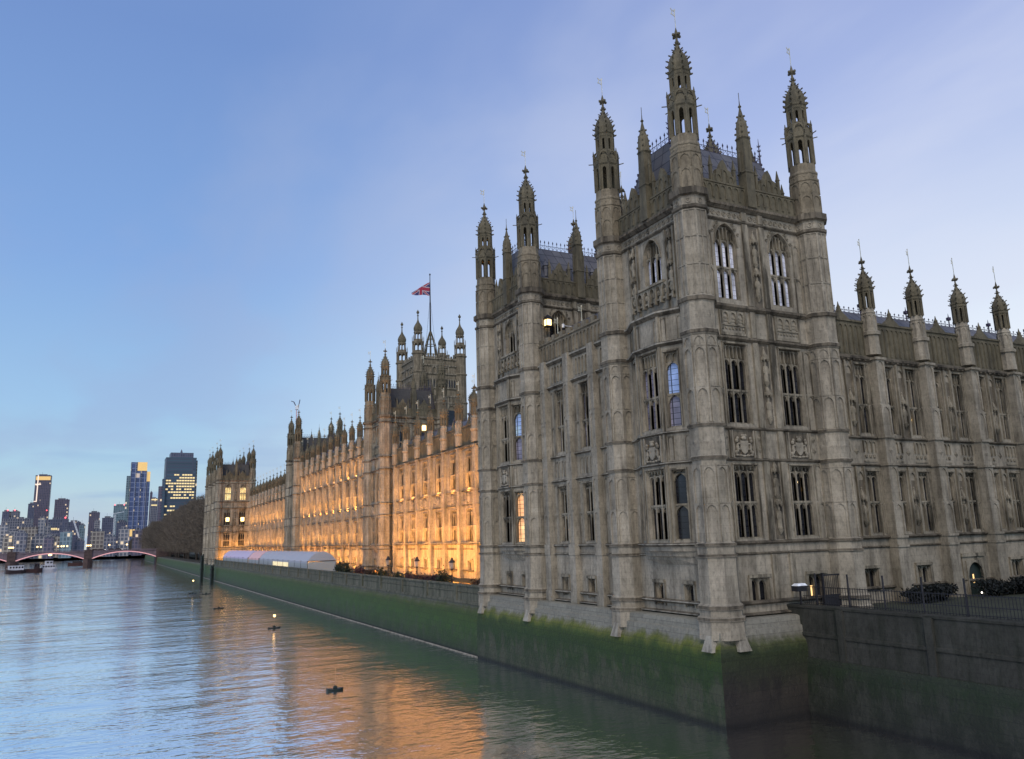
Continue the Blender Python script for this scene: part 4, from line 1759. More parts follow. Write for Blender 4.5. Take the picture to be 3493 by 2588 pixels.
# spur feet under the turrets and buttresses
ft = MB()
def spur(F, u, w=.42, n=0.0):
    P = F.P
    ft.add([P(u - w, n - .2, 3.72), P(u + w, n - .2, 3.72), P(u + w * .45, n - .5, 4.6), P(u - w * .45, n - .5, 4.6),
            P(u - w, n + .12, 3.72), P(u + w, n + .12, 3.72), P(u + w * .45, n - .12, 4.6), P(u - w * .45, n - .12, 4.6)],
           [(4, 5, 6, 7), (0, 4, 7, 3), (5, 1, 2, 6), (0, 1, 5, 4), (7, 6, 2, 3)])
FWE = Frame((0, 0), (0, 1), (-1, 0))
FWN = Frame((0, 0), (1, 0), (0, -1))
for u in (.55, 9.25, 21.2, 29.6):
    spur(FWE, u, .42, .40)
for u in (.9,):
    spur(FWN, u + .35, .42, .4)
ft.build('spur_stone', M['fascia'], wl)
terr = thing('river_wall', 'long terrace wall with grey stone parapet and green algae slope running away along the river', 'river wall', (29.35, 64.4, 0))
mb = MB()
tp = [(0.0, 660), (0.0, 200), (0, 0)]
loft(mb, path_n(tp), [(.42, -2.5), (.38, 0), (.10, 3.6), (.04, 3.85), (-.06, 3.9), (-.06, 4.2)])
mb.build('wall', M['algae_green'], terr)
pp = MB()
loft(pp, path_n([(0, 205), (0, 0)]), [(-.1, 4.15), (.02, 4.2), (.02, 4.4), (-.1, 4.45), (-.12, 5.15), (-.05, 5.2), (-.05, 5.28), (-.14, 5.3), (-.14, 5.68), (-.02, 5.72), (-.02, 5.86), (-.3, 5.9), (-.5, 5.86), (-.5, 4.4)])
for i in range(27):
    y = 6.0 + i * 7.7
    pp.box(-.03, .55, y - .3, y + .3, 4.42, 5.9)
M['parapet'] = stone_mat('damp_parapet_stone', (.085, .086, .062), (.145, .142, .105), (.045, .052, .03), joints=False, stain_amt=.8)
pp.build('parapet', M['parapet'], terr)
kb = MB()
loft(kb, path_n(tp), [(.36, -.3), (.52, -.3), (.52, .05), (.34, .07)])
kb.build('waterline_gleam', M['fascia'], terr)  # pale strip added for the sky's bright reflection along the waterline

rw = thing('river_wall', 'dark damp river wall at lower right running from the tower towards the viewer, railings on top', 'river wall', (35.0, 34.6, 0))
mb = MB()
loft(mb, path_n([(0, .3), (0, -9), (0, -30)]), [(-.05, 3.0), (-.12, 4.1), (-.05, 4.15), (-.05, 4.3), (-.14, 4.35), (-.16, 5.6), (-.10, 5.64), (-.10, 5.75), (-.75, 5.8), (-.75, 5.2)])
for y in (-3.4, -8.6, -13.8):
    mb.box(-.02, .55, y - .2, y + .2, 2.9, 5.66)
bm_ = MB()
loft(bm_, path_n([(0, .6), (0, -9), (0, -30)]), [(.4, -2.5), (.30, 0), (.2, 1.4), (.12, 2.5), (.02, 3.0), (-.2, 3.05)])
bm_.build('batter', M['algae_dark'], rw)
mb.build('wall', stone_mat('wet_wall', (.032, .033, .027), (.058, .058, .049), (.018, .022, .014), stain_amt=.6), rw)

gm = MB()
gm.quad((35.9, -40, 5.15), (400, -40, 5.15), (400, 900, 5.15), (35.9, 900, 5.15))
struct('ground', gm, plain('lawn_and_paving', (.03, .035, .02), .9, var=.4, vscale=.6))
tm = MB()
tm.quad((29.6, 62, 4.45), (41, 62, 4.45), (41, 272, 4.45), (29.6, 272, 4.45))
struct('terrace', tm, M['plinth'])
bk = MB()
bk.quad((29.5, 272, 4.2), (80, 272, 4.2), (80, 720, 4.2), (29.5, 720, 4.2))
struct('embankment', bk, plain('garden_ground', (.05, .045, .03), .9))
fb = MB()
fb.quad((-900, 900, 3.5), (4000, 900, 3.5), (4000, 6000, 3.5), (-4000, 6000, 3.5))
struct('far_bank', fb, plain('city_ground', (.08, .08, .09), .9))
wm = MB()
wm.quad((-4000, -300, 0), (400, -300, 0), (400, 6000, 0), (-4000, 6000, 0))
struct('river', wm, M['water'])

# ------------------------------------------------------------------ railings and fittings at the right
rl = thing('railing', 'black iron railing of thin bars on top of the dark river wall at lower right', 'railing', (35.6, 34.0, 5.75))
mb = MB()
for i in range(150):
    mb.bar((0, -i * .16, 0), (0, -i * .16, 1.05), .016, 4)
for z in (.12, .5, 1.0):
    mb.bar((0, .1, z), (0, -24, z), .022, 4)
mb.build('bars', M['iron'], rl)
mb = MB()
mb.bar((0, -2.9, 0), (0, -2.9, 1.75), .05, 6)
pm = mb.mesh('post', M['iron'])
for k in range(5):
    place(pm, 'post', rl, (0, -2.2 * k + 2.0, 0))
gt = thing('gate', 'tall black iron gate with a solid lower panel set in the railing', 'gate', (37.6, 34.4, 5.2))
mb = MB()
mb.box(-.06, .06, -.06, .06, 0, 2.2)
mb.box(1.84, 1.96, -.06, .06, 0, 2.2)
mb.box(.06, 1.84, -.03, .03, 0, .95)
mb.box(.06, 1.84, -.03, .03, 2.02, 2.1)
for i in range(11):
    mb.bar((.2 + i * .15, 0, .95), (.2 + i * .15, 0, 2.02), .015)
mb.build('frame', M['iron'], gt)


def bush(name, label, loc, r, h, n, mat, cat='shrub', group=None, leaf=.16, seed=1):
    rnd = random.Random(seed)
    root = thing(name, label, cat, loc, group=group)
    st = MB()
    for k in range(6):
        a = rnd.uniform(0, 2 * pi)
        st.bar((0, 0, 0), (r[0] * .6 * cos(a), r[1] * .6 * sin(a), h * rnd.uniform(.5, .85)), .03, 4)
    st.build('stem', M['bark'], root)
    mb = MB()
    cl = [(rnd.uniform(-.7, .7), rnd.uniform(-.7, .7), rnd.uniform(.25, .85)) for _ in range(14)]
    for i in range(n):
        c = rnd.choice(cl)
        p = Vector((r[0] * (c[0] + rnd.gauss(0, .22)), r[1] * (c[1] + rnd.gauss(0, .22)), max(.05, h * (c[2] + rnd.gauss(0, .13)))))
        d = Vector((rnd.gauss(0, 1), rnd.gauss(0, 1), rnd.gauss(0, 1))).normalized()
        e = d.orthogonal().normalized()
        f = d.cross(e)
        s_ = leaf * rnd.uniform(.6, 1.3)
        mb.quad(tuple(p + e * s_), tuple(p + f * s_ * .5), tuple(p - e * s_), tuple(p - f * s_ * .5))
    mb.build('leaves', mat, root)
    return root


M['bark'] = plain('bark', (.05, .04, .03), .9)
M['leaf_dark'] = plain('dark_leaves', (.020, .030, .014), .7, var=.5, vscale=4)
M['leaf_black'] = plain('evergreen_leaves', (.008, .011, .010), .8, var=.5, vscale=4)
M['leaf_brown'] = plain('brown_leaves', (.06, .035, .02), .8, var=.5, vscale=4)
M['leaf_purple'] = plain('purple_leaves', (.05, .025, .028), .8, var=.5, vscale=4)
M['twig'] = plain('bare_twigs', (.105, .088, .066), .9, var=.4, vscale=.5)
for i, (x, y, lab) in enumerate(((47.0, 34.6, 'low dark bush behind the railing, left of the arched door'), (55.5, 34.4, 'broad dark bush right of the arched door'))):
    bush('shrub', lab, (x, y, 5.15), (2.2 + i, .7), .95 + .2 * i, 5200, M['leaf_black'], 'bush', 'bushes behind the railing', .12, 40 + i)

lp = thing('floodlight', 'white topped floodlight housing on the corner of the wall, beside a lit basement window', 'floodlight', (35.2, 33.9, 5.8))
mb = MB()
mb.box(-.04, .04, -.04, .04, 0, .75)
mb.box(-.42, .34, -.22, .22, .72, 1.02)
mb.build('housing', M['iron'], lp)
mb = MB()
mb.add([(-.4, -.24, 1.02), (.36, -.24, 1.02), (.36, .24, 1.02), (-.4, .24, 1.02), (-.25, -.15, 1.14), (.3, -.15, 1.14), (.3, .15, 1.14), (-.25, .15, 1.14)],
       [(0, 1, 5, 4), (1, 2, 6, 5), (2, 3, 7, 6), (3, 0, 4, 7), (4, 5, 6, 7)])
mb.build('cover', M['white_metal'], lp)
sg = thing('signal_lamp', 'small white signal lamp glowing low down in front of the arched door', 'lamp', (50.9, 33.6, 5.15))
mb = MB()
mb.bar((0, 0, 0), (0, 0, .35), .03)
mb.build('post', M['iron'], sg)
mb = MB()
mb.lump((0, 0, .42), (.05, .05, .05), 8, 5)
mb.build('bulb', M['lamp_white'], sg)

# lit slits inside basement windows
for root, F, us in ((T1, FWN, (7.45, 7.75)),):
    for u in us:
        g = MB()
        g.fbox(F, u - .09, u + .09, -.53, -.50, 5.9, 6.65)
        g.build('lit_gap', M['glow_slit'], root)
g = MB()
g.fbox(FWE, 5.33, 5.45, -.53, -.50, 5.74, 6.6)
g.build('lit_gap', M['glow_slit'], T1)
for u in (1.0, 4.35):
    g = MB()
    g.fbox(FWE, u - .26, u - .18, -.33, -.30, 5.74, 6.7)
    g.build('lit_gap', M['glow_slit'], LINK)
g = MB()
g.fbox(FWN, 1.98, 2.08, -.53, -.5, 16.2, 16.6)
g.build('lit_gap', M['glow_slit'], T1)
g = MB()
g.fbox(FWN, 6.95, 7.05, -.53, -.5, 12.2, 12.5)
g.build('lit_gap', M['glow_slit'], T1)

# glimpses of lamps inside rooms
def glint(root, F, u, n, z, r=.05):
    g = MB()
    g.lump(F.P(u, n, z), (r, r, r * 1.5), 6, 4)
    g.build('room_lamp', M['lamp'], root)


for u, z in ((7.15, 12.75), (7.02, 12.4), (7.5, 12.3), (2.1, 16.35)):
    glint(T1, FWN, u, -.53, z)
for k, u, z in ((0, 3.9, 18.0), (1, 3.7, 17.3), (0, 1.1, 12.9), (2, 3.8, 17.0), (3, 1.2, 11.2)):
    glint(NW, FWN, k * WP + u, -.33, z)
# lantern and bracket on the second tower
ln = thing('wall_lantern', 'yellow lit square lantern on the side of the second tower, high above the link block', 'lantern', (31.45, 54.75, 26.9))
mb = MB()
mb.box(-.26, .26, -.26, .26, .0, .08)
mb.lathe(0, 0, [(.62, .40), (.70, .42), (1.05, .04)], 4, rot=pi / 4)
for sx in (-1, 1):
    for sy in (-1, 1):
        mb.box(sx * .24 - .02, sx * .24 + .02, sy * .24 - .02, sy * .24 + .02, .08, .62)
mb.box(-.04, .04, .26, .62, .02, .08)
mb.build('frame', M['iron'], ln)
mb = MB()
mb.box(-.21, .21, -.21, .21, .09, .6)
mb.build('pane', M['lamp'], ln)
br = thing('camera_bracket', 'thin white arm with a small camera, right of the lit lantern on the second tower', 'camera arm', (32.9, 54.6, 27.1))
mb = MB()
mb.bar((0, 0, 0), (1.9, .1, 0), .025)
mb.bar((1.6, .1, -.4), (1.6, .1, .02), .025)
mb.bar((1.95, .1, -.4), (1.95, .1, .02), .025)
mb.bar((1.6, .1, 0), (1.95, .1, .0), .04)
mb.bar((1.78, .1, 0), (1.78, .7, 0), .03)
mb.build('arm', M['white_metal'], br)
mb = MB()
mb.lathe(-.08, 0, [(-.2, .07), (-.16, .11), (.12, .11), (.16, .05)], 8)
mb.build('housing', M['white_metal'], br)


# ------------------------------------------------------------------ arched bridge
BY0, BY1 = 555.0, 572.0
M['bridge'] = plain('painted_bridge_steel', (.13, .10, .115), .6, var=.3, vscale=.4)
M['granite'] = plain('dark_granite', (.060, .040, .036), .8, var=.4, vscale=.5)
M['pink_light'] = glow('pink_light_strip', (1.0, .50, .52), .75, .35)
bridge = thing('arch_bridge', 'low arched bridge with pink light strips under its arches and dark granite piers', 'bridge', (-9.2, BY0, 0))
XO = -9.2


def arch_z(x, xa, xb):
    t = (x - xa) / (xb - xa) * 2 - 1
    return 4.3 + 3.7 * (1 - t * t)


for xa, xb in ((-127, -91.5), (-87, -51), (-46.7, -11.4), (-7.0, 28.6)):
    mb, st = MB(), MB()
    n = 18
    pts = [(xa + (xb - xa) * i / n) for i in range(n + 1)]
    for y in (BY0, BY1):
        for a, b in zip(pts, pts[1:]):
            mb.quad((a - XO, y - BY0, arch_z(a, xa, xb)), (b - XO, y - BY0, arch_z(b, xa, xb)), (b - XO, y - BY0, 8.5), (a - XO, y - BY0, 8.5))
    for a, b in zip(pts, pts[1:]):
        za, zb = arch_z(a, xa, xb), arch_z(b, xa, xb)
        mb.quad((a - XO, 0, za), (b - XO, 0, zb), (b - XO, BY1 - BY0, zb), (a - XO, BY1 - BY0, za))
        st.bar((a - XO, -.15, za + .22), (b - XO, -.15, zb + .25), .36, 4)
    for i in range(n):
        x = pts[i] - XO
        mb.box(x - .12, x + .12, -.1, 0, arch_z(pts[i], xa, xb) + .4, 8.5)
    ao = mb.build('arch', M['bridge'], bridge)
    st.build('light_strip', M['pink_light'], ao)
dk = MB()
dk.box(-135 - XO, 45 - XO, -.4, BY1 - BY0 + .4, 8.5, 8.8)
for y in (-.3, BY1 - BY0 + .1):
    dk.box(-135 - XO, 45 - XO, y, y + .2, 8.8, 9.0)
    dk.box(-135 - XO, 45 - XO, y, y + .2, 9.45, 9.6)
    for i in range(120):
        x = -135 + 1.5 * i - XO
        dk.box(x - .12, x + .12, y + .02, y + .18, 9.0, 9.45)
dk.build('deck', M['bridge'], bridge)
for xp in (-89.2, -48.9, -9.2):
    mb = MB()
    x = xp - XO
    mb.box(x - 2.5, x + 2.5, -2.0, BY1 - BY0 + 2.0, -3, 4.2)
    mb.add([(x - 2.5, -2.0, -3), (x, -4, -3), (x + 2.5, -2.0, -3), (x - 2.5, -2.0, 4.2), (x, -4, 4.2), (x + 2.5, -2.0, 4.2)], [(0, 1, 4, 3), (1, 2, 5, 4), (3, 4, 5)])
    mb.box(x - 2.1, x + 2.1, -1.0, BY1 - BY0 + 1, 4.2, 9.3)
    mb.box(x - 2.35, x + 2.35, -1.2, BY1 - BY0 + 1.2, 9.3, 9.8)
    mb.box(x - 2.7, x + 2.7, -1.6, BY1 - BY0 + 1.6, 4.1, 4.5)
    mb.lathe(x, .2, [(9.8, .5), (11.5, .35), (11.7, .45), (12, .1)], 4)
    mb.build('pier', M['granite'], bridge)
mb = MB()
mb.box(28.6 - XO, 46 - XO, -1, BY1 - BY0 + 1, -3, 9.4)
mb.build('abutment', M['granite'], bridge)


def bridge_lamp(x, y, lab, heads=2):
    r = thing('bridge_lamp', lab, 'street lamp', (x, y, 9.0), group='lamps along the bridge')
    mb = MB()
    mb.lathe(0, 0, [(0, .22), (.6, .14), (2.6, .09), (3.2, .08)], 6)
    if heads > 1:
        mb.bar((-.9, 0, 2.9), (.9, 0, 2.9), .06)
    mb.build('post', M['iron'], r)
    for dx in ((-.9, .9) if heads == 2 else (-1.0, 0, 1.0) if heads == 3 else (0,)):
        g = MB()
        g.lump((dx, 0, 3.35), (.48, .48, .48), 8, 5)
        g.build('globe', M['lamp'], r)


for x, hd, lab in ((-49.5, 3, 'cluster of warm globes on the lamp above the left bridge pier'), (-35.3, 2, 'warm twin globe lamp left of the middle of the bridge arch'),
                   (-24.6, 2, 'warm twin globe lamp over the crown of the bridge arch'), (-21.6, 2, 'warm twin globe lamp just right of the arch crown lamp'),
                   (-9.2, 3, 'cluster of warm globes on the lamp above the right bridge pier'), (2.0, 1, 'single warm globe lamp on the bridge right of the pier'),
                   (11.7, 1, 'single warm globe lamp on the bridge nearest the trees')):
    bridge_lamp(x, BY0 + .2, lab, hd)
for x, lab in ((-5.6, 'white headlights of a dark vehicle crossing the bridge just right of the pier'), (-2.2, 'white headlights of the second dark vehicle on the bridge'),
               (3.4, 'white headlights of the third dark vehicle on the bridge'), (7.2, 'white headlights of the dark vehicle on the bridge nearest the trees')):
    v = thing('car', lab, 'car', (x, BY0 + 4, 8.8), group='cars on the bridge')
    mb = MB()
    F = Frame((0, 0), (1, 0), (0, -1))
    mb.ext(F, [(-2, .35), (2, .35), (2.05, .8), (1.2, .95), (.7, 1.45), (-1.2, 1.45), (-1.9, .95), (-2.05, .8)], -.8, .8)
    for u in (-1.25, 1.25):
        for yy in (-.82, .62):
            mb.lathe(u, yy, [(0, .3), (.68, .3)], 8)
    mb.build('body', M['hull_dark'], v)
    for yy in (-.55, .55):
        g = MB()
        g.lump((2.0, yy, .75), (.16, .26, .22), 7, 4)
        g.build('headlight', M['lamp_white'], v)
al = thing('arch_lamp', 'large amber warning lamp hanging under the crown of the bridge arch', 'lamp', (-29.2, BY0 - .9, 7.2))
mb = MB()
mb.lump((0, 0, 0.3), (1.1, .4, .55), 10, 5)
mb.build('bulb', M['lamp'], al)
mb = MB()
mb.bar((0, .1, .8), (0, .3, 1.6), .1)
mb.build('bracket', M['iron'], al)


# ------------------------------------------------------------------ boats
def hull(mb, l, w, h, sheer=.5, x0=0):
    n = 12
    vs, fs = [], []
    for i in range(n + 1):
        t = i / n
        k = 1 - max(0, (t - .62) / .38) ** 2.2
        k *= 1 - .25 * max(0, (.12 - t) / .12)
        zt = h + sheer * (2 * t - 1) ** 2
        x = x0 + l * (t - .5)
        hw = w / 2 * max(.03, k)
        vs += [(x, -hw * .75, -.5), (x, -hw, zt), (x, hw, zt), (x, hw * .75, -.5)]
    for i in range(n):
        a, b = i * 4, i * 4 + 4
        fs += [(a, b, b + 1, a + 1), (a + 1, b + 1, b + 2, a + 2), (a + 2, b + 2, b + 3, a + 3), (a + 3, b + 3, b, a)]
    fs += [(0, 1, 2, 3), (n * 4 + 3, n * 4 + 2, n * 4 + 1, n * 4)]
    mb.add(vs, fs)


def boat(name, label, loc, rz, l, w, h, cabins, mhull, cat='boat', rail=True):
    r = thing(name, label, cat, loc, rz)
    mb = MB()
    hull(mb, l, w, h)
    mb.build('hull', mhull, r)
    for x0, x1, z0, z1, k in cabins:
        c = MB()
        c.box(x0, x1, -w * k / 2, w * k / 2, z0, z1)
        c.box(x0 - .2, x1 + .2, -w * k / 2 - .15, w * k / 2 + .15, z1, z1 + .12)
        co = c.build('cabin', M['hull_white'] if mhull is not M['rust'] else M['hull_dark'], r)
        g = MB()
        nn = max(2, int((x1 - x0) / 1.1))
        for i in range(nn):
            a = x0 + (x1 - x0) * (i + .18) / nn
            b = x0 + (x1 - x0) * (i + .82) / nn
            for sy in (-1, 1):
                y = sy * (w * k / 2 + .02)
                g.box(a, b, min(y, y - sy * .03), max(y, y - sy * .03), z0 + (z1 - z0) * .45, z0 + (z1 - z0) * .85)
        g.build('window', M['glass'], co)
    if rail:
        rr = MB()
        for i in range(10):
            x = -l * .42 + l * .84 * i / 9
            for sy in (-1, 1):
                rr.bar((x, sy * w * .42, h), (x, sy * w * .42, h + .9), .03)
        for sy in (-1, 1):
            rr.bar((-l * .42, sy * w * .42, h + .9), (l * .42, sy * w * .42, h + .9), .03)
        rr.build('rail', M['white_metal'], r)
    return r


M['rust'] = plain('rusty_steel', (.05, .022, .02), .7)
boat('river_boat', 'long low moored boat with a white windowed saloon, left of the dark barge', (-37.6, 452, 0), .25, 8.5, 4.5, 1.3, [(-3.0, 3.0, 1.3, 3.3, .8)], M['hull_dark'])
boat('barge', 'dark rusty barge with a boxy load, moored between two white boats', (-31.0, 456, 0), .2, 8.5, 4.6, 1.5, [(.6, 2.8, 1.5, 4.0, .6)], M['rust'], 'barge', False)
boat('river_boat', 'white two deck boat with a tall wheelhouse, right of the dark barge', (-24.6, 460, 0), .25, 7.5, 4.4, 1.2, [(-3.0, 2.6, 1.2, 3.0, .85), (-1.4, 1.6, 3.1, 4.9, .6)], M['hull_white'])
boat('barge', 'low red pontoon moored against the bridge pier', (-16.5, 598, 0), 0, 9.5, 4, 1.6, [(-2, 3.5, 1.6, 2.8, .7)], M['rust'], 'barge', False)


M['pole_grey'] = plain('weathered_pole', (.22, .20, .15), .7)


def buoy(label, loc, pole, lamp, w):
    r = thing('buoy', label, 'buoy', loc)
    mb = MB()
    hull(mb, w, w * .42, .10, .09)
    mb.lathe(0, 0, [(.05, w * .13), (.22, w * .13), (.30, w * .08), (.34, w * .03)], 8)
    mb.build('float', M['wood_dark'], r)
    if pole:
        p = MB()
        p.bar((0, 0, .2), (0, 0, pole), .02)
        p.build('pole', M['pole_grey'], r)
    if lamp:
        g = MB()
        g.lump((0, 0, pole + .12), (.16, .16, .18), 8, 5)
        g.build('lamp', M['lamp'], r)
        c = MB()
        c.lathe(0, 0, [(pole + .26, .2), (pole + .34, .05)], 8)
        c.build('cap', M['iron'], r)


buoy('lit buoy on a tall pole farthest away along the dark wall', (17.4, 188.6, 0), 2.6, True, 1.6)
buoy('lit buoy with a dark boat shaped float in the orange reflection', (18.8, 102, 0), 1.35, True, 1.5)
buoy('dark boat shaped buoy with a bare pale pole, nearest the viewer', (14.7, 56.9, 0), 1.5, False, 1.15)
buoy('small dark float without a pole, between the two lit buoys', (17.0, 140.1, 0), 0, False, 1.7)
buoy('small dark float without a pole, just nearer than the tall lit buoy', (19.6, 183.6, 0), 0, False, 1.8)


def dolphin(label, loc, h, n):
    r = thing('mooring_post', label, 'mooring post', loc)
    for k in range(n):
        mb = MB()
        a = 2 * pi * k / n
        mb.lathe(.32 * cos(a), .32 * sin(a), [(-3, .3), (h * (1 - .06 * k), .26), (h * (1 - .06 * k) + .1, .1)], 8)
        mb.build('pile', M['wood_dark'], r)
    for z in (h * .35, h * .7):
        mb = MB()
        mb.lathe(0, 0, [(z, .66), (z + .25, .66)], 10)
        mb.build('band', M['iron'], r)


dolphin('tall dark timber mooring post in the water beside the far pavilion', (27.9, 277, 0), 7.4, 3)
dolphin('shorter dark timber mooring post, nearer than the tall one', (28.0, 250, 0), 4.6, 3)


# ------------------------------------------------------------------ terrace
def marquee(label, y0, y1, mat, lit, x0=31.2, x1=36.2, n=8):
    r = thing('marquee', label, 'marquee', (x0, y0, 4.45))
    L, W = y1 - y0, x1 - x0
    mb = MB()
    k = 8
    prof = [(W * i / k, 2.35 + 1.6 * sin(pi * i / k) ** .8) for i in range(k + 1)]
    st = n * 2
    for j in range(st):
        ya, yb = L * j / st, L * (j + 1) / st
        da, db = (.12 if j % 2 == 0 else 0), (0 if j % 2 == 0 else .12)
        for (u0, z0), (u1, z1) in zip(prof, prof[1:]):
            mb.quad((u0, ya, z0 + da), (u1, ya, z1 + da), (u1, yb, z1 + db), (u0, yb, z0 + db))
    for y in (0, L):
        mb.quad(*[(u, y, z + .12) for u, z in prof])
    for xx in (0, W):
        mb.box(xx - .02, xx + .02, 0, L, 2.05, 2.4)
    mb.build('canopy', mat, r)
    for j in range(n):
        if j not in lit:
            wl_ = MB()
            wl_.box(-.01, .01, L * j / n + .1, L * (j + 1) / n - .1, 0, 2.05)
            wl_.build('side_wall', M['tent_wall'], r)
    for y in (0, L):
        ew = MB()
        ew.box(.05, W - .05, y - .01, y + .01, 0, 2.3)
        ew.build('end_wall', M['tent_wall'], r)
    for j in lit:
        g = MB()
        g.box(-.012, .012, L * j / n + .1, L * (j + 1) / n - .1, 0, 2.05)
        g.build('lit_panel', M['tent_lit'], r)
    p = MB()
    for j in range(n + 1):
        p.bar((0, L * j / n, 0), (0, L * j / n, 2.4), .05)
    p.build('pole', M['iron'], r)


def tent(name, col, emit):
    m, nt, N, L, b = new_mat(name)
    b.inputs['Base Color'].default_value = (*col, 1)
    b.inputs['Roughness'].default_value = .6
    b.inputs['Emission Color'].default_value = (*col, 1)
    b.inputs['Emission Strength'].default_value = emit
    return m


M['tent_white'] = tent('white_canvas', (.38, .39, .43), .0)
M['tent_pink'] = tent('pink_lit_canvas', (.55, .34, .34), .18)
M['tent_purple'] = tent('purple_lit_canvas', (.42, .37, .50), .14)
M['tent_wall'] = tent('tent_wall_cloth', (.36, .38, .38), .0)
M['tent_lit'] = glow('lit_tent_side', (1.0, .84, .50), 1.0, .35)
marquee('long grey white marquee with lit yellow sides, nearest on the terrace', 140.5, 189, M['tent_white'], (3, 4, 5), n=9)
marquee('short pink lit marquee between the white one and the purple one', 190, 204, M['tent_pink'], (), n=3)
marquee('purple lit marquee at the far end of the terrace by the far pavilion', 206, 252, M['tent_purple'], (), n=6)

tl = thing('terrace_lamp', 'first terrace lamp post from the near pavilion, in front of the floodlit wall', 'lamp post', (31.5, 76.3, 4.45), group='lamp posts on the terrace')
mb = MB()
mb.lathe(0, 0, [(0, .2), (.25, .2), (.3, .1), (1.5, .07), (2.4, .06), (2.5, .16), (2.58, .16)], 8)
mb.build('post', M['iron'], tl)
mb = MB()
mb.lathe(0, 0, [(2.58, .18), (3.15, .30)], 6)
mb.build('pane', plain('frosted_lamp_glass', (.34, .30, .24), .4), tl)
mb = MB()
mb.lathe(0, 0, [(3.15, .34), (3.2, .34), (3.45, .14), (3.5, .16), (3.7, .02)], 6)
mb.build('cap', M['iron'], tl)
clone(tl, (31.5, 86.6, 4.45), 'second terrace lamp post from the near pavilion, the middle one of three')
clone(tl, (31.5, 97.0, 4.45), 'third terrace lamp post from the near pavilion')
hl = thing('twin_lamp', 'pair of small bright white lamps at the foot of the far pavilion', 'lamp', (33.2, 256.5, 4.45))
mb = MB()
mb.box(-.6, .6, -.2, .2, 0, .9)
mb.build('housing', M['iron'], hl)
for sx in (-1, 1):
    g = MB()
    g.lump((sx * .38, -.1, 1.2), (.3, .2, .36), 8, 5)
    g.build('bulb', M['lamp_white'], hl)
rb = random.Random(3)
spots = [(67.5, 'leaf_brown', 'low brown hedge against the near pavilion wall', 1.6), (71.0, 'leaf_brown', 'brown bush between the near pavilion and the first lamp post', 1.5),
         (80.5, 'leaf_dark', 'rounded green bush just beyond the first lamp post', 1.9), (84.0, 'leaf_purple', 'purple brown bush before the middle lamp post', 1.2),
         (90.0, 'leaf_purple', 'purple bush just beyond the middle lamp post', 1.35), (93.6, 'leaf_dark', 'dark green bush before the third lamp post', 1.5),
         (101.5, 'leaf_dark', 'dark bush just beyond the third lamp post', 1.5), (107.0, 'leaf_brown', 'red brown bush in the middle of the gap before the marquee', 1.3),
         (112.5, 'leaf_purple', 'purple brown bush on the terrace near the inner tower', 1.6), (118.0, 'leaf_dark', 'dark upright bush beside the white marquee', 2.1),
         (123.5, 'leaf_dark', 'broad dark bush touching the end of the white marquee', 2.0)]
for i, (y, mt, lab, h) in enumerate(spots):
    bush('shrub', lab, (31.9 + rb.uniform(0, .8), y, 4.45), (.9, 2.0), h + .35, 900, M[mt], 'bush', 'bushes on the terrace', .15, 60 + i)


# ------------------------------------------------------------------ trees
def tree_meshes(seed, h=24, r=8.5):
    rnd = random.Random(seed)
    tr = MB()
    tr.lathe(0, 0, [(0, .6), (.6, .45), (h * .35, .32)], 8)
    br_, tw = MB(), MB()
    tips = []
    for k in range(11):
        a = k * 2.4 + rnd.uniform(-.4, .4)
        z0 = h * rnd.uniform(.14, .36)
        p = Vector((0, 0, z0))
        d = Vector((cos(a), sin(a), rnd.uniform(.6, 1.7))).normalized()
        w = .2
        for s_ in range(4):
            q = p + d * h * rnd.uniform(.10, .17)
            tr.bar(tuple(p), tuple(q), w * (1 - .2 * s_), 5)
            d = (d + Vector((rnd.gauss(0, .3), rnd.gauss(0, .3), rnd.uniform(-.1, .35)))).normalized()
            p = q
            tips.append(p.copy())
    n = 8000
    for i in range(n):
        # crown volume: rounded dome, uneven
        a = rnd.uniform(0, 2 * pi)
        zt = rnd.random() ** .8
        bump = 1 + .16 * sin(3 * a + seed) + .12 * sin(7 * zt * 3 + 2 * a)
        rr = r * bump * sqrt(max(.03, 1 - (abs(zt - .42) / .62) ** 2.1)) * sqrt(rnd.random())
        c = Vector((rr * cos(a), rr * sin(a), h * (.13 + .87 * zt)))
        d = Vector((c.x * .12 + rnd.gauss(0, .7), c.y * .12 + rnd.gauss(0, .7), rnd.uniform(.0, 1.6))).normalized()
        e = d.orthogonal().normalized()
        f = d.cross(e)
        g = (e * rnd.gauss(0, 1) + f * rnd.gauss(0, 1)).normalized()
        l, w = rnd.uniform(.5, 1.3), rnd.uniform(.03, .07)
        tw.quad(tuple(c - g * w), tuple(c + g * w), tuple(c + d * l + g * w * .3), tuple(c + d * l - g * w * .3))
    return tr.mesh('trunk', M['bark']), tw.mesh('crown', M['twig'])


TREES = [tree_meshes(s) for s in (1, 2, 3)]
rt = random.Random(11)
ty = 303
i = 0
while ty < 1500:
    for x in ((32.5 + rt.uniform(-1.5, 1.5),) if ty > 560 else (36 + rt.uniform(-1, 1), 50 + rt.uniform(-2, 2))):
        if 548 < ty < 580:
            continue
        r = thing('plane_tree', 'bare brown riverside tree in the dense dark row beyond the far pavilion', 'tree', (x, ty + rt.uniform(-3, 3), 4.0), rt.uniform(0, 6.28), 'bare trees along the embankment')
        s_ = rt.uniform(.94, 1.1) * (1.0 if ty < 700 else max(.62, 1.0 - (ty - 700) / 1500))
        r.scale = (s_ * 1.05, s_ * 1.05, s_)
        a, b = TREES[i % 3]
        place(a, 'trunk', r)
        place(b, 'crown', r)
        i += 1
    ty += 15 if ty < 560 else 32


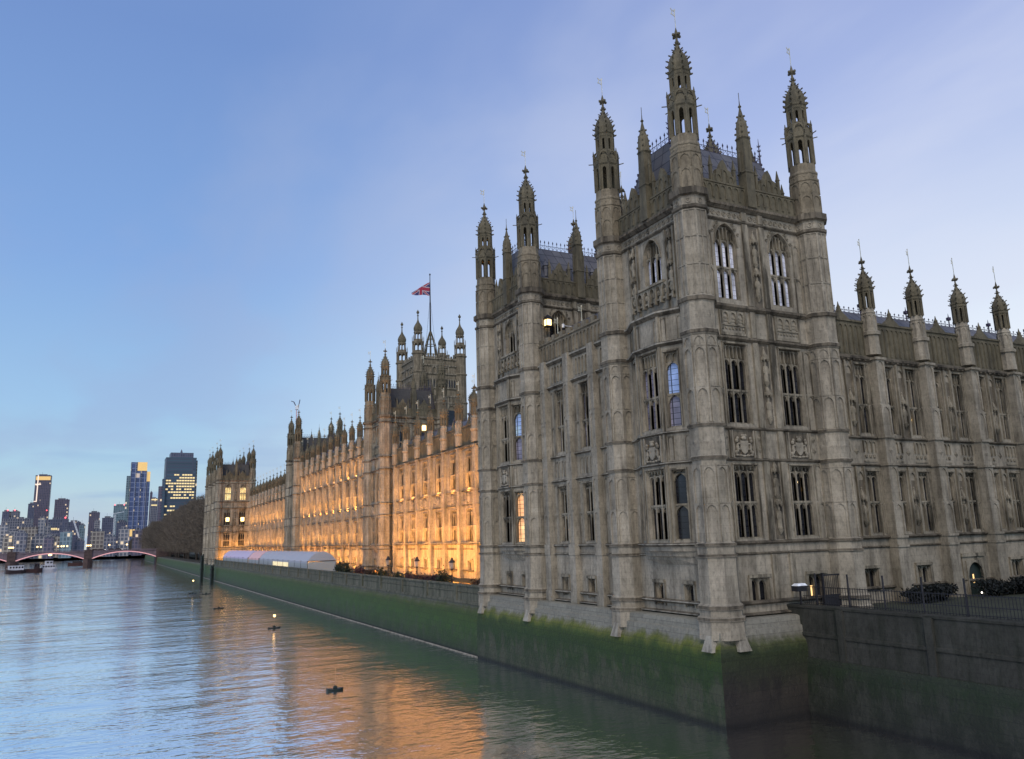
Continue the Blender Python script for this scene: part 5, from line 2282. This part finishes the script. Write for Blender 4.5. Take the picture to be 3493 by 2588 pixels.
# ------------------------------------------------------------------ distant city
def city_mat(name, wall, glass, bw, rh, lit=.12, litc=(1.0, .76, .45), e=.75, mort=.25):
    m, nt, N, L, b = new_mat(name)
    br = N.new('ShaderNodeTexBrick')
    br.offset = 0
    br.inputs['Scale'].default_value = 1
    br.inputs['Brick Width'].default_value = bw
    br.inputs['Row Height'].default_value = rh
    br.inputs['Mortar Size'].default_value = rh * mort * .5
    br.inputs['Mortar Smooth'].default_value = 0
    br.inputs['Color1'].default_value = (0, 0, 0, 1)
    br.inputs['Color2'].default_value = (1, 1, 1, 1)
    L.new(pos_node(N, L, (1, 1, 1), True), br.inputs['Vector'])
    sel = cramp(N, L, br.outputs[0], [(1 - lit - .01, (0, 0, 0)), (1 - lit, (1, 1, 1))])
    inv = N.new('ShaderNodeMath')
    inv.operation = 'SUBTRACT'
    inv.inputs[0].default_value = 1
    L.new(br.outputs['Fac'], inv.inputs[1])
    gl = mixc(N, L, br.outputs[0], tuple(v * .6 for v in glass), glass)
    c = mixc(N, L, inv.outputs[0], wall, gl)
    L.new(c, b.inputs['Base Color'])
    em = N.new('ShaderNodeMath')
    em.operation = 'MULTIPLY'
    L.new(inv.outputs[0], em.inputs[0])
    L.new(sel, em.inputs[1])
    b.inputs['Emission Color'].default_value = (*litc, 1)
    es = N.new('ShaderNodeMath')
    es.operation = 'MULTIPLY'
    L.new(em.outputs[0], es.inputs[0])
    es.inputs[1].default_value = e
    L.new(es.outputs[0], b.inputs['Emission Strength'])
    b.inputs['Roughness'].default_value = .4
    return m


M['c_dark'] = city_mat('dark_office_wall', (.105, .11, .155), (.07, .085, .14), 2.6, 3.4, .03)  # bluish lift of distant haze put into this wall colour
M['c_brown'] = city_mat('brown_tower_wall', (.135, .115, .145), (.08, .08, .125), 2.8, 3.2, .025)  # lightened too, haze mixed into the paint
M['c_blue'] = city_mat('blue_glass_wall', (.22, .26, .38), (.08, .12, .26), 6.5, 7.0, .0, mort=.14)
M['c_pale'] = city_mat('pale_block_wall', (.32, .31, .31), (.12, .14, .18), 3.0, 3.3, .04)
M['c_grey'] = city_mat('grey_block_wall', (.20, .20, .22), (.08, .09, .13), 2.6, 3.2, .05)
M['c_cream'] = city_mat('cream_block_wall', (.34, .31, .26), (.15, .13, .12), 3.2, 3.6, .08)
M['c_teal'] = city_mat('banded_office_wall', (.06, .075, .11), (.06, .11, .15), 30, 3.5, .0, mort=.5)
M['c_green'] = city_mat('green_glass_wall', (.20, .27, .30), (.12, .19, .23), 2.6, 3.5, .03, mort=.2)
M['gold'] = glow('golden_lit_cladding', (1.0, .66, .25), .85, .35)
M['office_lit'] = glow('lit_office_window', (1.0, .78, .38), 1.15, .4)


def block(label, x0, x1, y, h, mat, depth=None, extra=None, cat='building', name='city_block', roof=True):
    w = x1 - x0
    depth = depth or max(14, w * .9)
    r = thing(name, label, cat, ((x0 + x1) / 2, y, 3.5))
    mb = MB()
    hh = h - 3.5
    mb.box(-w / 2, w / 2, 0, depth, 0, hh)
    for q in (0, 1):
        mb.box(-w / 2 - .15, w / 2 + .15, -.15, depth + .15, hh * (.985 if q else .0), hh * (1.0 if q else .02) + .2)
    mb.build('wall', M[mat], r)
    if roof:
        rf = MB()
        rf.box(-w * .3, w * .22, depth * .25, depth * .7, hh + .2, hh + 2.6)
        rf.box(w * .27, w * .38, depth * .3, depth * .5, hh + .2, hh + 1.6)
        rf.bar((-w * .1, depth * .4, hh + 2.6), (-w * .1, depth * .4, hh + 7), .2)
        rf.build('roof_plant', M['c_grey'], r)
    return r, w, hh, depth


def beacons(r, pts):
    for p in pts:
        g = MB()
        g.lump(p, (1.0, 1.0, 1.0), 7, 4)
        g.build('beacon', M['lamp_red'], r)


b_, w_, h_, d_ = block('darker half of the pair of low towers with red beacons, left of the framed tower', -150, -140, 1500, 73, 'c_dark')
beacons(b_, [(2, 0, h_ + 2)])
b_, w_, h_, d_ = block('paler half of the pair of low towers with red beacons', -139, -127, 1502, 73, 'c_grey')
beacons(b_, [(-.5, 0, h_ + 2)])
b_, w_, h_, d_ = block('tall dark tower with a bright outlined top, tallest building on the left', -127, -101, 1750, 151, 'c_brown', cat='skyscraper', name='tower_block')
g = MB()
g.box(-w_ / 2 + 1, w_ / 2 - 1, -.5, 0, h_ - 9, h_ - 2)
g.build('lit_crown', M['gold'], b_)
g = MB()
g.box(-w_ / 2 + 3.6, -w_ / 2 + 5.4, -.7, 0, h_ - 50, h_)
g.box(-w_ / 2 + .3, -w_ / 2 + 3.6, -.7, 0, h_ - 50, h_ - 48.4)
g.box(-w_ / 2 + .3, -w_ / 2 + 10, -.7, 0, h_ - 18, h_ - 16)
g.build('light_frame', glow('outline_lights', (1.0, .80, .66), 1.0), b_)
for z in (28, 50, 56):
    g = MB()
    g.box(w_ * .0, w_ * .36, -.5, 0, z, z + 2.6)
    g.build('lit_window', M['office_lit'], b_)
beacons(b_, [(-w_ / 2, -.5, h_ - 66), (w_ / 2 - 3, -.8, h_ - 66)])
b_, w_, h_, d_ = block('narrow dark block leaning against the left side of the framed tower', -131, -121, 1700, 95, 'c_dark')
beacons(b_, [(3, -.8, h_ - 42)])
b_, w_, h_, d_ = block('plain dark rectangular tower right of the framed tower', -84, -62, 1600, 97, 'c_brown')
block('short dark block with a flat roof right of the plain dark tower', -50, -34, 1300, 49, 'c_dark')
block('thin greenish block beside the short dark block', -34, -27, 1250, 43, 'c_green')
block('isolated purple brown tower in the middle of the skyline', -28, -12, 1500, 70, 'c_brown')
block('pale low slab in front of the isolated purple brown tower', -18, -10, 1400, 53, 'c_pale')
block('wide grey slab behind the left end of the bridge', -120, -88, 1200, 51, 'c_grey')
block('pale grey tower with fine windows below the framed tower', -66.5, -60, 1000, 44, 'c_pale')
block('stepped white block beside the pale grey tower', -62.5, -57.5, 1050, 39, 'c_pale')
block('white block of flats at the left edge of the photo', -92, -84.5, 900, 35, 'c_pale')
block('pale rounded block between the white flats and the lit slab', -89, -80, 950, 30, 'c_pale')
block('long cream building low behind the bridge, below the plain dark tower', -54, -37, 880, 23, 'c_cream')
b_, w_, h_, d_ = block('dark broad block with a row of lit windows below the plain dark tower', -66, -44, 1150, 48, 'c_dark')
for i in range(4):
    g = MB()
    g.box(-w_ * .42 + i * 2.3, -w_ * .42 + i * 2.3 + 1.8, -.4, 0, h_ - 13, h_ - 10.5)
    g.build('lit_window', M['office_lit'], b_)
beacons(b_, [(w_ * .35, -.5, h_ + 2)])
block('grey slab with many lit windows above the left arch of the bridge', -84, -66, 1000, 35, 'c_cream')
b_, w_, h_, d_ = block('greenish glass block with red beacons left of the golden topped tower', 8, 28, 1500, 81, 'c_green')
beacons(b_, [(-w_ * .42, 0, h_ + 1.5), (w_ * .3, 0, h_ + 1.5)])
block('dark low block with a flat roof left of the greenish glass block', -7, 8, 1300, 54, 'c_dark')
block('dark low block in front of the greenish glass block', 11, 24, 1200, 45, 'c_dark')
b_, w_, h_, d_ = block('tall blue glass tower with golden lit upper panels', 26.5, 48, 1300, 135, 'c_blue', cat='skyscraper', name='tower_block', roof=False)
g = MB()
g.box(-2.0, w_ / 2 + .1, -.6, 0, h_ - 12.5, h_ + .3)
g.build('gold_panel', M['gold'], b_)
g = MB()
g.box(-w_ / 2 + 1, 2, -.5, 0, h_ - 108, h_ - 98)
g.build('gold_panel', M['gold'], b_)
mb = MB()
mb.box(w_ / 2 + .05, w_ / 2 + 5, 2, d_ - 2, 0, h_ - 14)
mb.build('wing', M['c_blue'], b_)
g = MB()
g.box(w_ / 2 + .1, w_ / 2 + 5.0, 1.4, 2, h_ - 28, h_ - 13.6)
g.build('gold_panel', M['gold'], b_)
mb = MB()
mb.box(-w_ / 2 - 5, -w_ / 2 - .05, 2, d_ - 2, 0, h_ - 20)
mb.build('wing', M['c_green'], b_)
fr = MB()
for u in (-w_ / 2, -w_ / 6, w_ / 6, w_ / 2):
    fr.box(u - .35, u + .35, -.9, 0, 0, h_ - (13 if u > 0 else 0))
fr.build('mullion', M['c_pale'], b_)
b_, w_, h_, d_ = block('slim grey tower with bright bands peeping out right of the golden topped tower', 69, 80, 1600, 98, 'c_grey')
for z in (h_ - 3, h_ - 13):
    g = MB()
    g.box(-w_ * .45, w_ * .45, -.5, 0, z, z + 2)
    g.build('lit_window', M['office_lit'], b_)
block('slender block behind the slim grey tower', 69, 73, 1650, 112, 'c_brown')
b_, w_, h_, d_ = block('broad dark office tower with rows of lit windows, rising over the trees', 59.5, 94, 1050, 117.5, 'c_teal', cat='skyscraper', name='tower_block', roof=False)
mb = MB()
mb.box(-w_ * .36, w_ * .40, 3, d_ - 3, h_, h_ + 6.4)
mb.lathe(0, 8, [(h_ + 6.4, 1.6), (h_ + 8.5, 1.2), (h_ + 11, .2)], 6)
mb.build('roof_plant', M['c_dark'], b_)
lw = MB()
lw.box(-1.25, 1.25, -.12, 0, 0, 1.7)
lwm = lw.mesh('lit_window', M['office_lit'])
rq = random.Random(5)
cnt = 0
for row in range(9):
    for c in range(11):
        if (row < 2 and c < 4 and rq.random() < .8) or (row > 6 and c < 2) or rq.random() < .13:
            continue
        place(lwm, 'lit_window', b_, (-w_ / 2 + 2.2 + c * (w_ - 4) / 10.2, -.02, 92 - row * 3.5))
for row in range(3):
    for c in range(4):
        if rq.random() < .7:
            place(lwm, 'lit_window', b_, (-w_ / 2 + 2.2 + c * 3.0, -.02, 54 - row * 5))
mb = MB()
mb.box(w_ / 2 + .05, w_ / 2 + 1.6, 2, d_ - 2, 0, h_ - 3)
mb.build('stair_tower', M['c_cream'], b_)
block('dark stepped block hugging the left side of the broad office tower', 56.8, 59.8, 1046, 91, 'c_teal', roof=False)
block('lower purple block left of the dark stepped block', 53, 56.7, 1046, 82, 'c_brown', roof=False)
# small mixed roofs along the far bank
rs = random.Random(21)
kinds = ['c_pale', 'c_grey', 'c_cream', 'c_dark', 'c_green', 'c_brown']
words = {'c_pale': 'pale', 'c_grey': 'grey', 'c_cream': 'cream', 'c_dark': 'dark', 'c_green': 'greenish', 'c_brown': 'brown'}
places = ['above the left pier of the bridge', 'above the left arch of the bridge', 'behind the amber arch lamp', 'right of the amber arch lamp', 'left of the right bridge pier', 'directly over the right bridge pier',
          'right of the right bridge pier', 'over the right hand arch of the bridge', 'beside the last lamp of the bridge', 'close to the end of the tree row']
for i in range(10):
    u = -80 + i * 11.2
    k = kinds[(i * 5 + 2) % 6]
    wd = rs.uniform(6, 11)
    block('small %s riverside block %s' % (words[k], places[i]), u, u + wd, 780 + rs.uniform(0, 60), rs.uniform(17, 27), k)
for i, lab in enumerate(('thin pale crane jib slanting over the middle of the skyline', 'upright pale crane mast left of the golden topped tower')):
    r = thing('tower_crane', lab, 'crane', ((-27, 1000, 3.5), (7, 1000, 3.5))[i])
    mb = MB()
    if i == 0:
        for q in (-.5, .5):
            mb.bar((6 + q, 0, 4), (-6 + q, 0, 38), .35)
        for k in range(12):
            mb.bar((6 - k - .5, 0, 4 + k * 2.83), (5 - k + .5, 0, 6.8 + k * 2.83), .15)
        mb.build('jib', M['white_metal'], r)
        mb = MB()
        mb.box(5, 7.5, -1.2, 1.2, 0, 4)
        mb.build('cab', M['c_grey'], r)
    else:
        for q in (-.7, .7):
            mb.bar((q, 0, 0), (q, 0, 44), .25)
        for k in range(15):
            mb.bar((-.7, 0, k * 2.9), (.7, 0, k * 2.9 + 2.9), .13)
        mb.build('mast', M['white_metal'], r)
        mb = MB()
        mb.bar((-6, 0, 44), (9, 0, 47), .3)
        mb.build('jib', M['white_metal'], r)
r = thing('tower_crane', 'pink and white luffing crane rising behind the second inner river tower', 'crane', (123.5, 600, 5))
mb = MB()
for q in (-1, 1):
    mb.bar((q * .9, 0, 0), (q * .9, 0, 104), .35)
for k in range(34):
    mb.bar((-.9, 0, k * 3), (.9, 0, k * 3 + 3), .16)
mb.build('mast', plain('red_white_mast', (.6, .32, .32), .5), r)
mb = MB()
mb.bar((0, 0, 104), (-3, 0, 110), .45)
mb.bar((-3, 0, 110), (-5, 0, 110.6), .35)
mb.bar((0, 0, 104), (1.5, 0, 112), .4)
mb.build('jib', plain('dark_jib', (.12, .13, .18), .5), r)
mb = MB()
mb.box(-1.8, .2, -1, 1, 104.3, 107.2)
mb.build('cab', M['white_metal'], r)
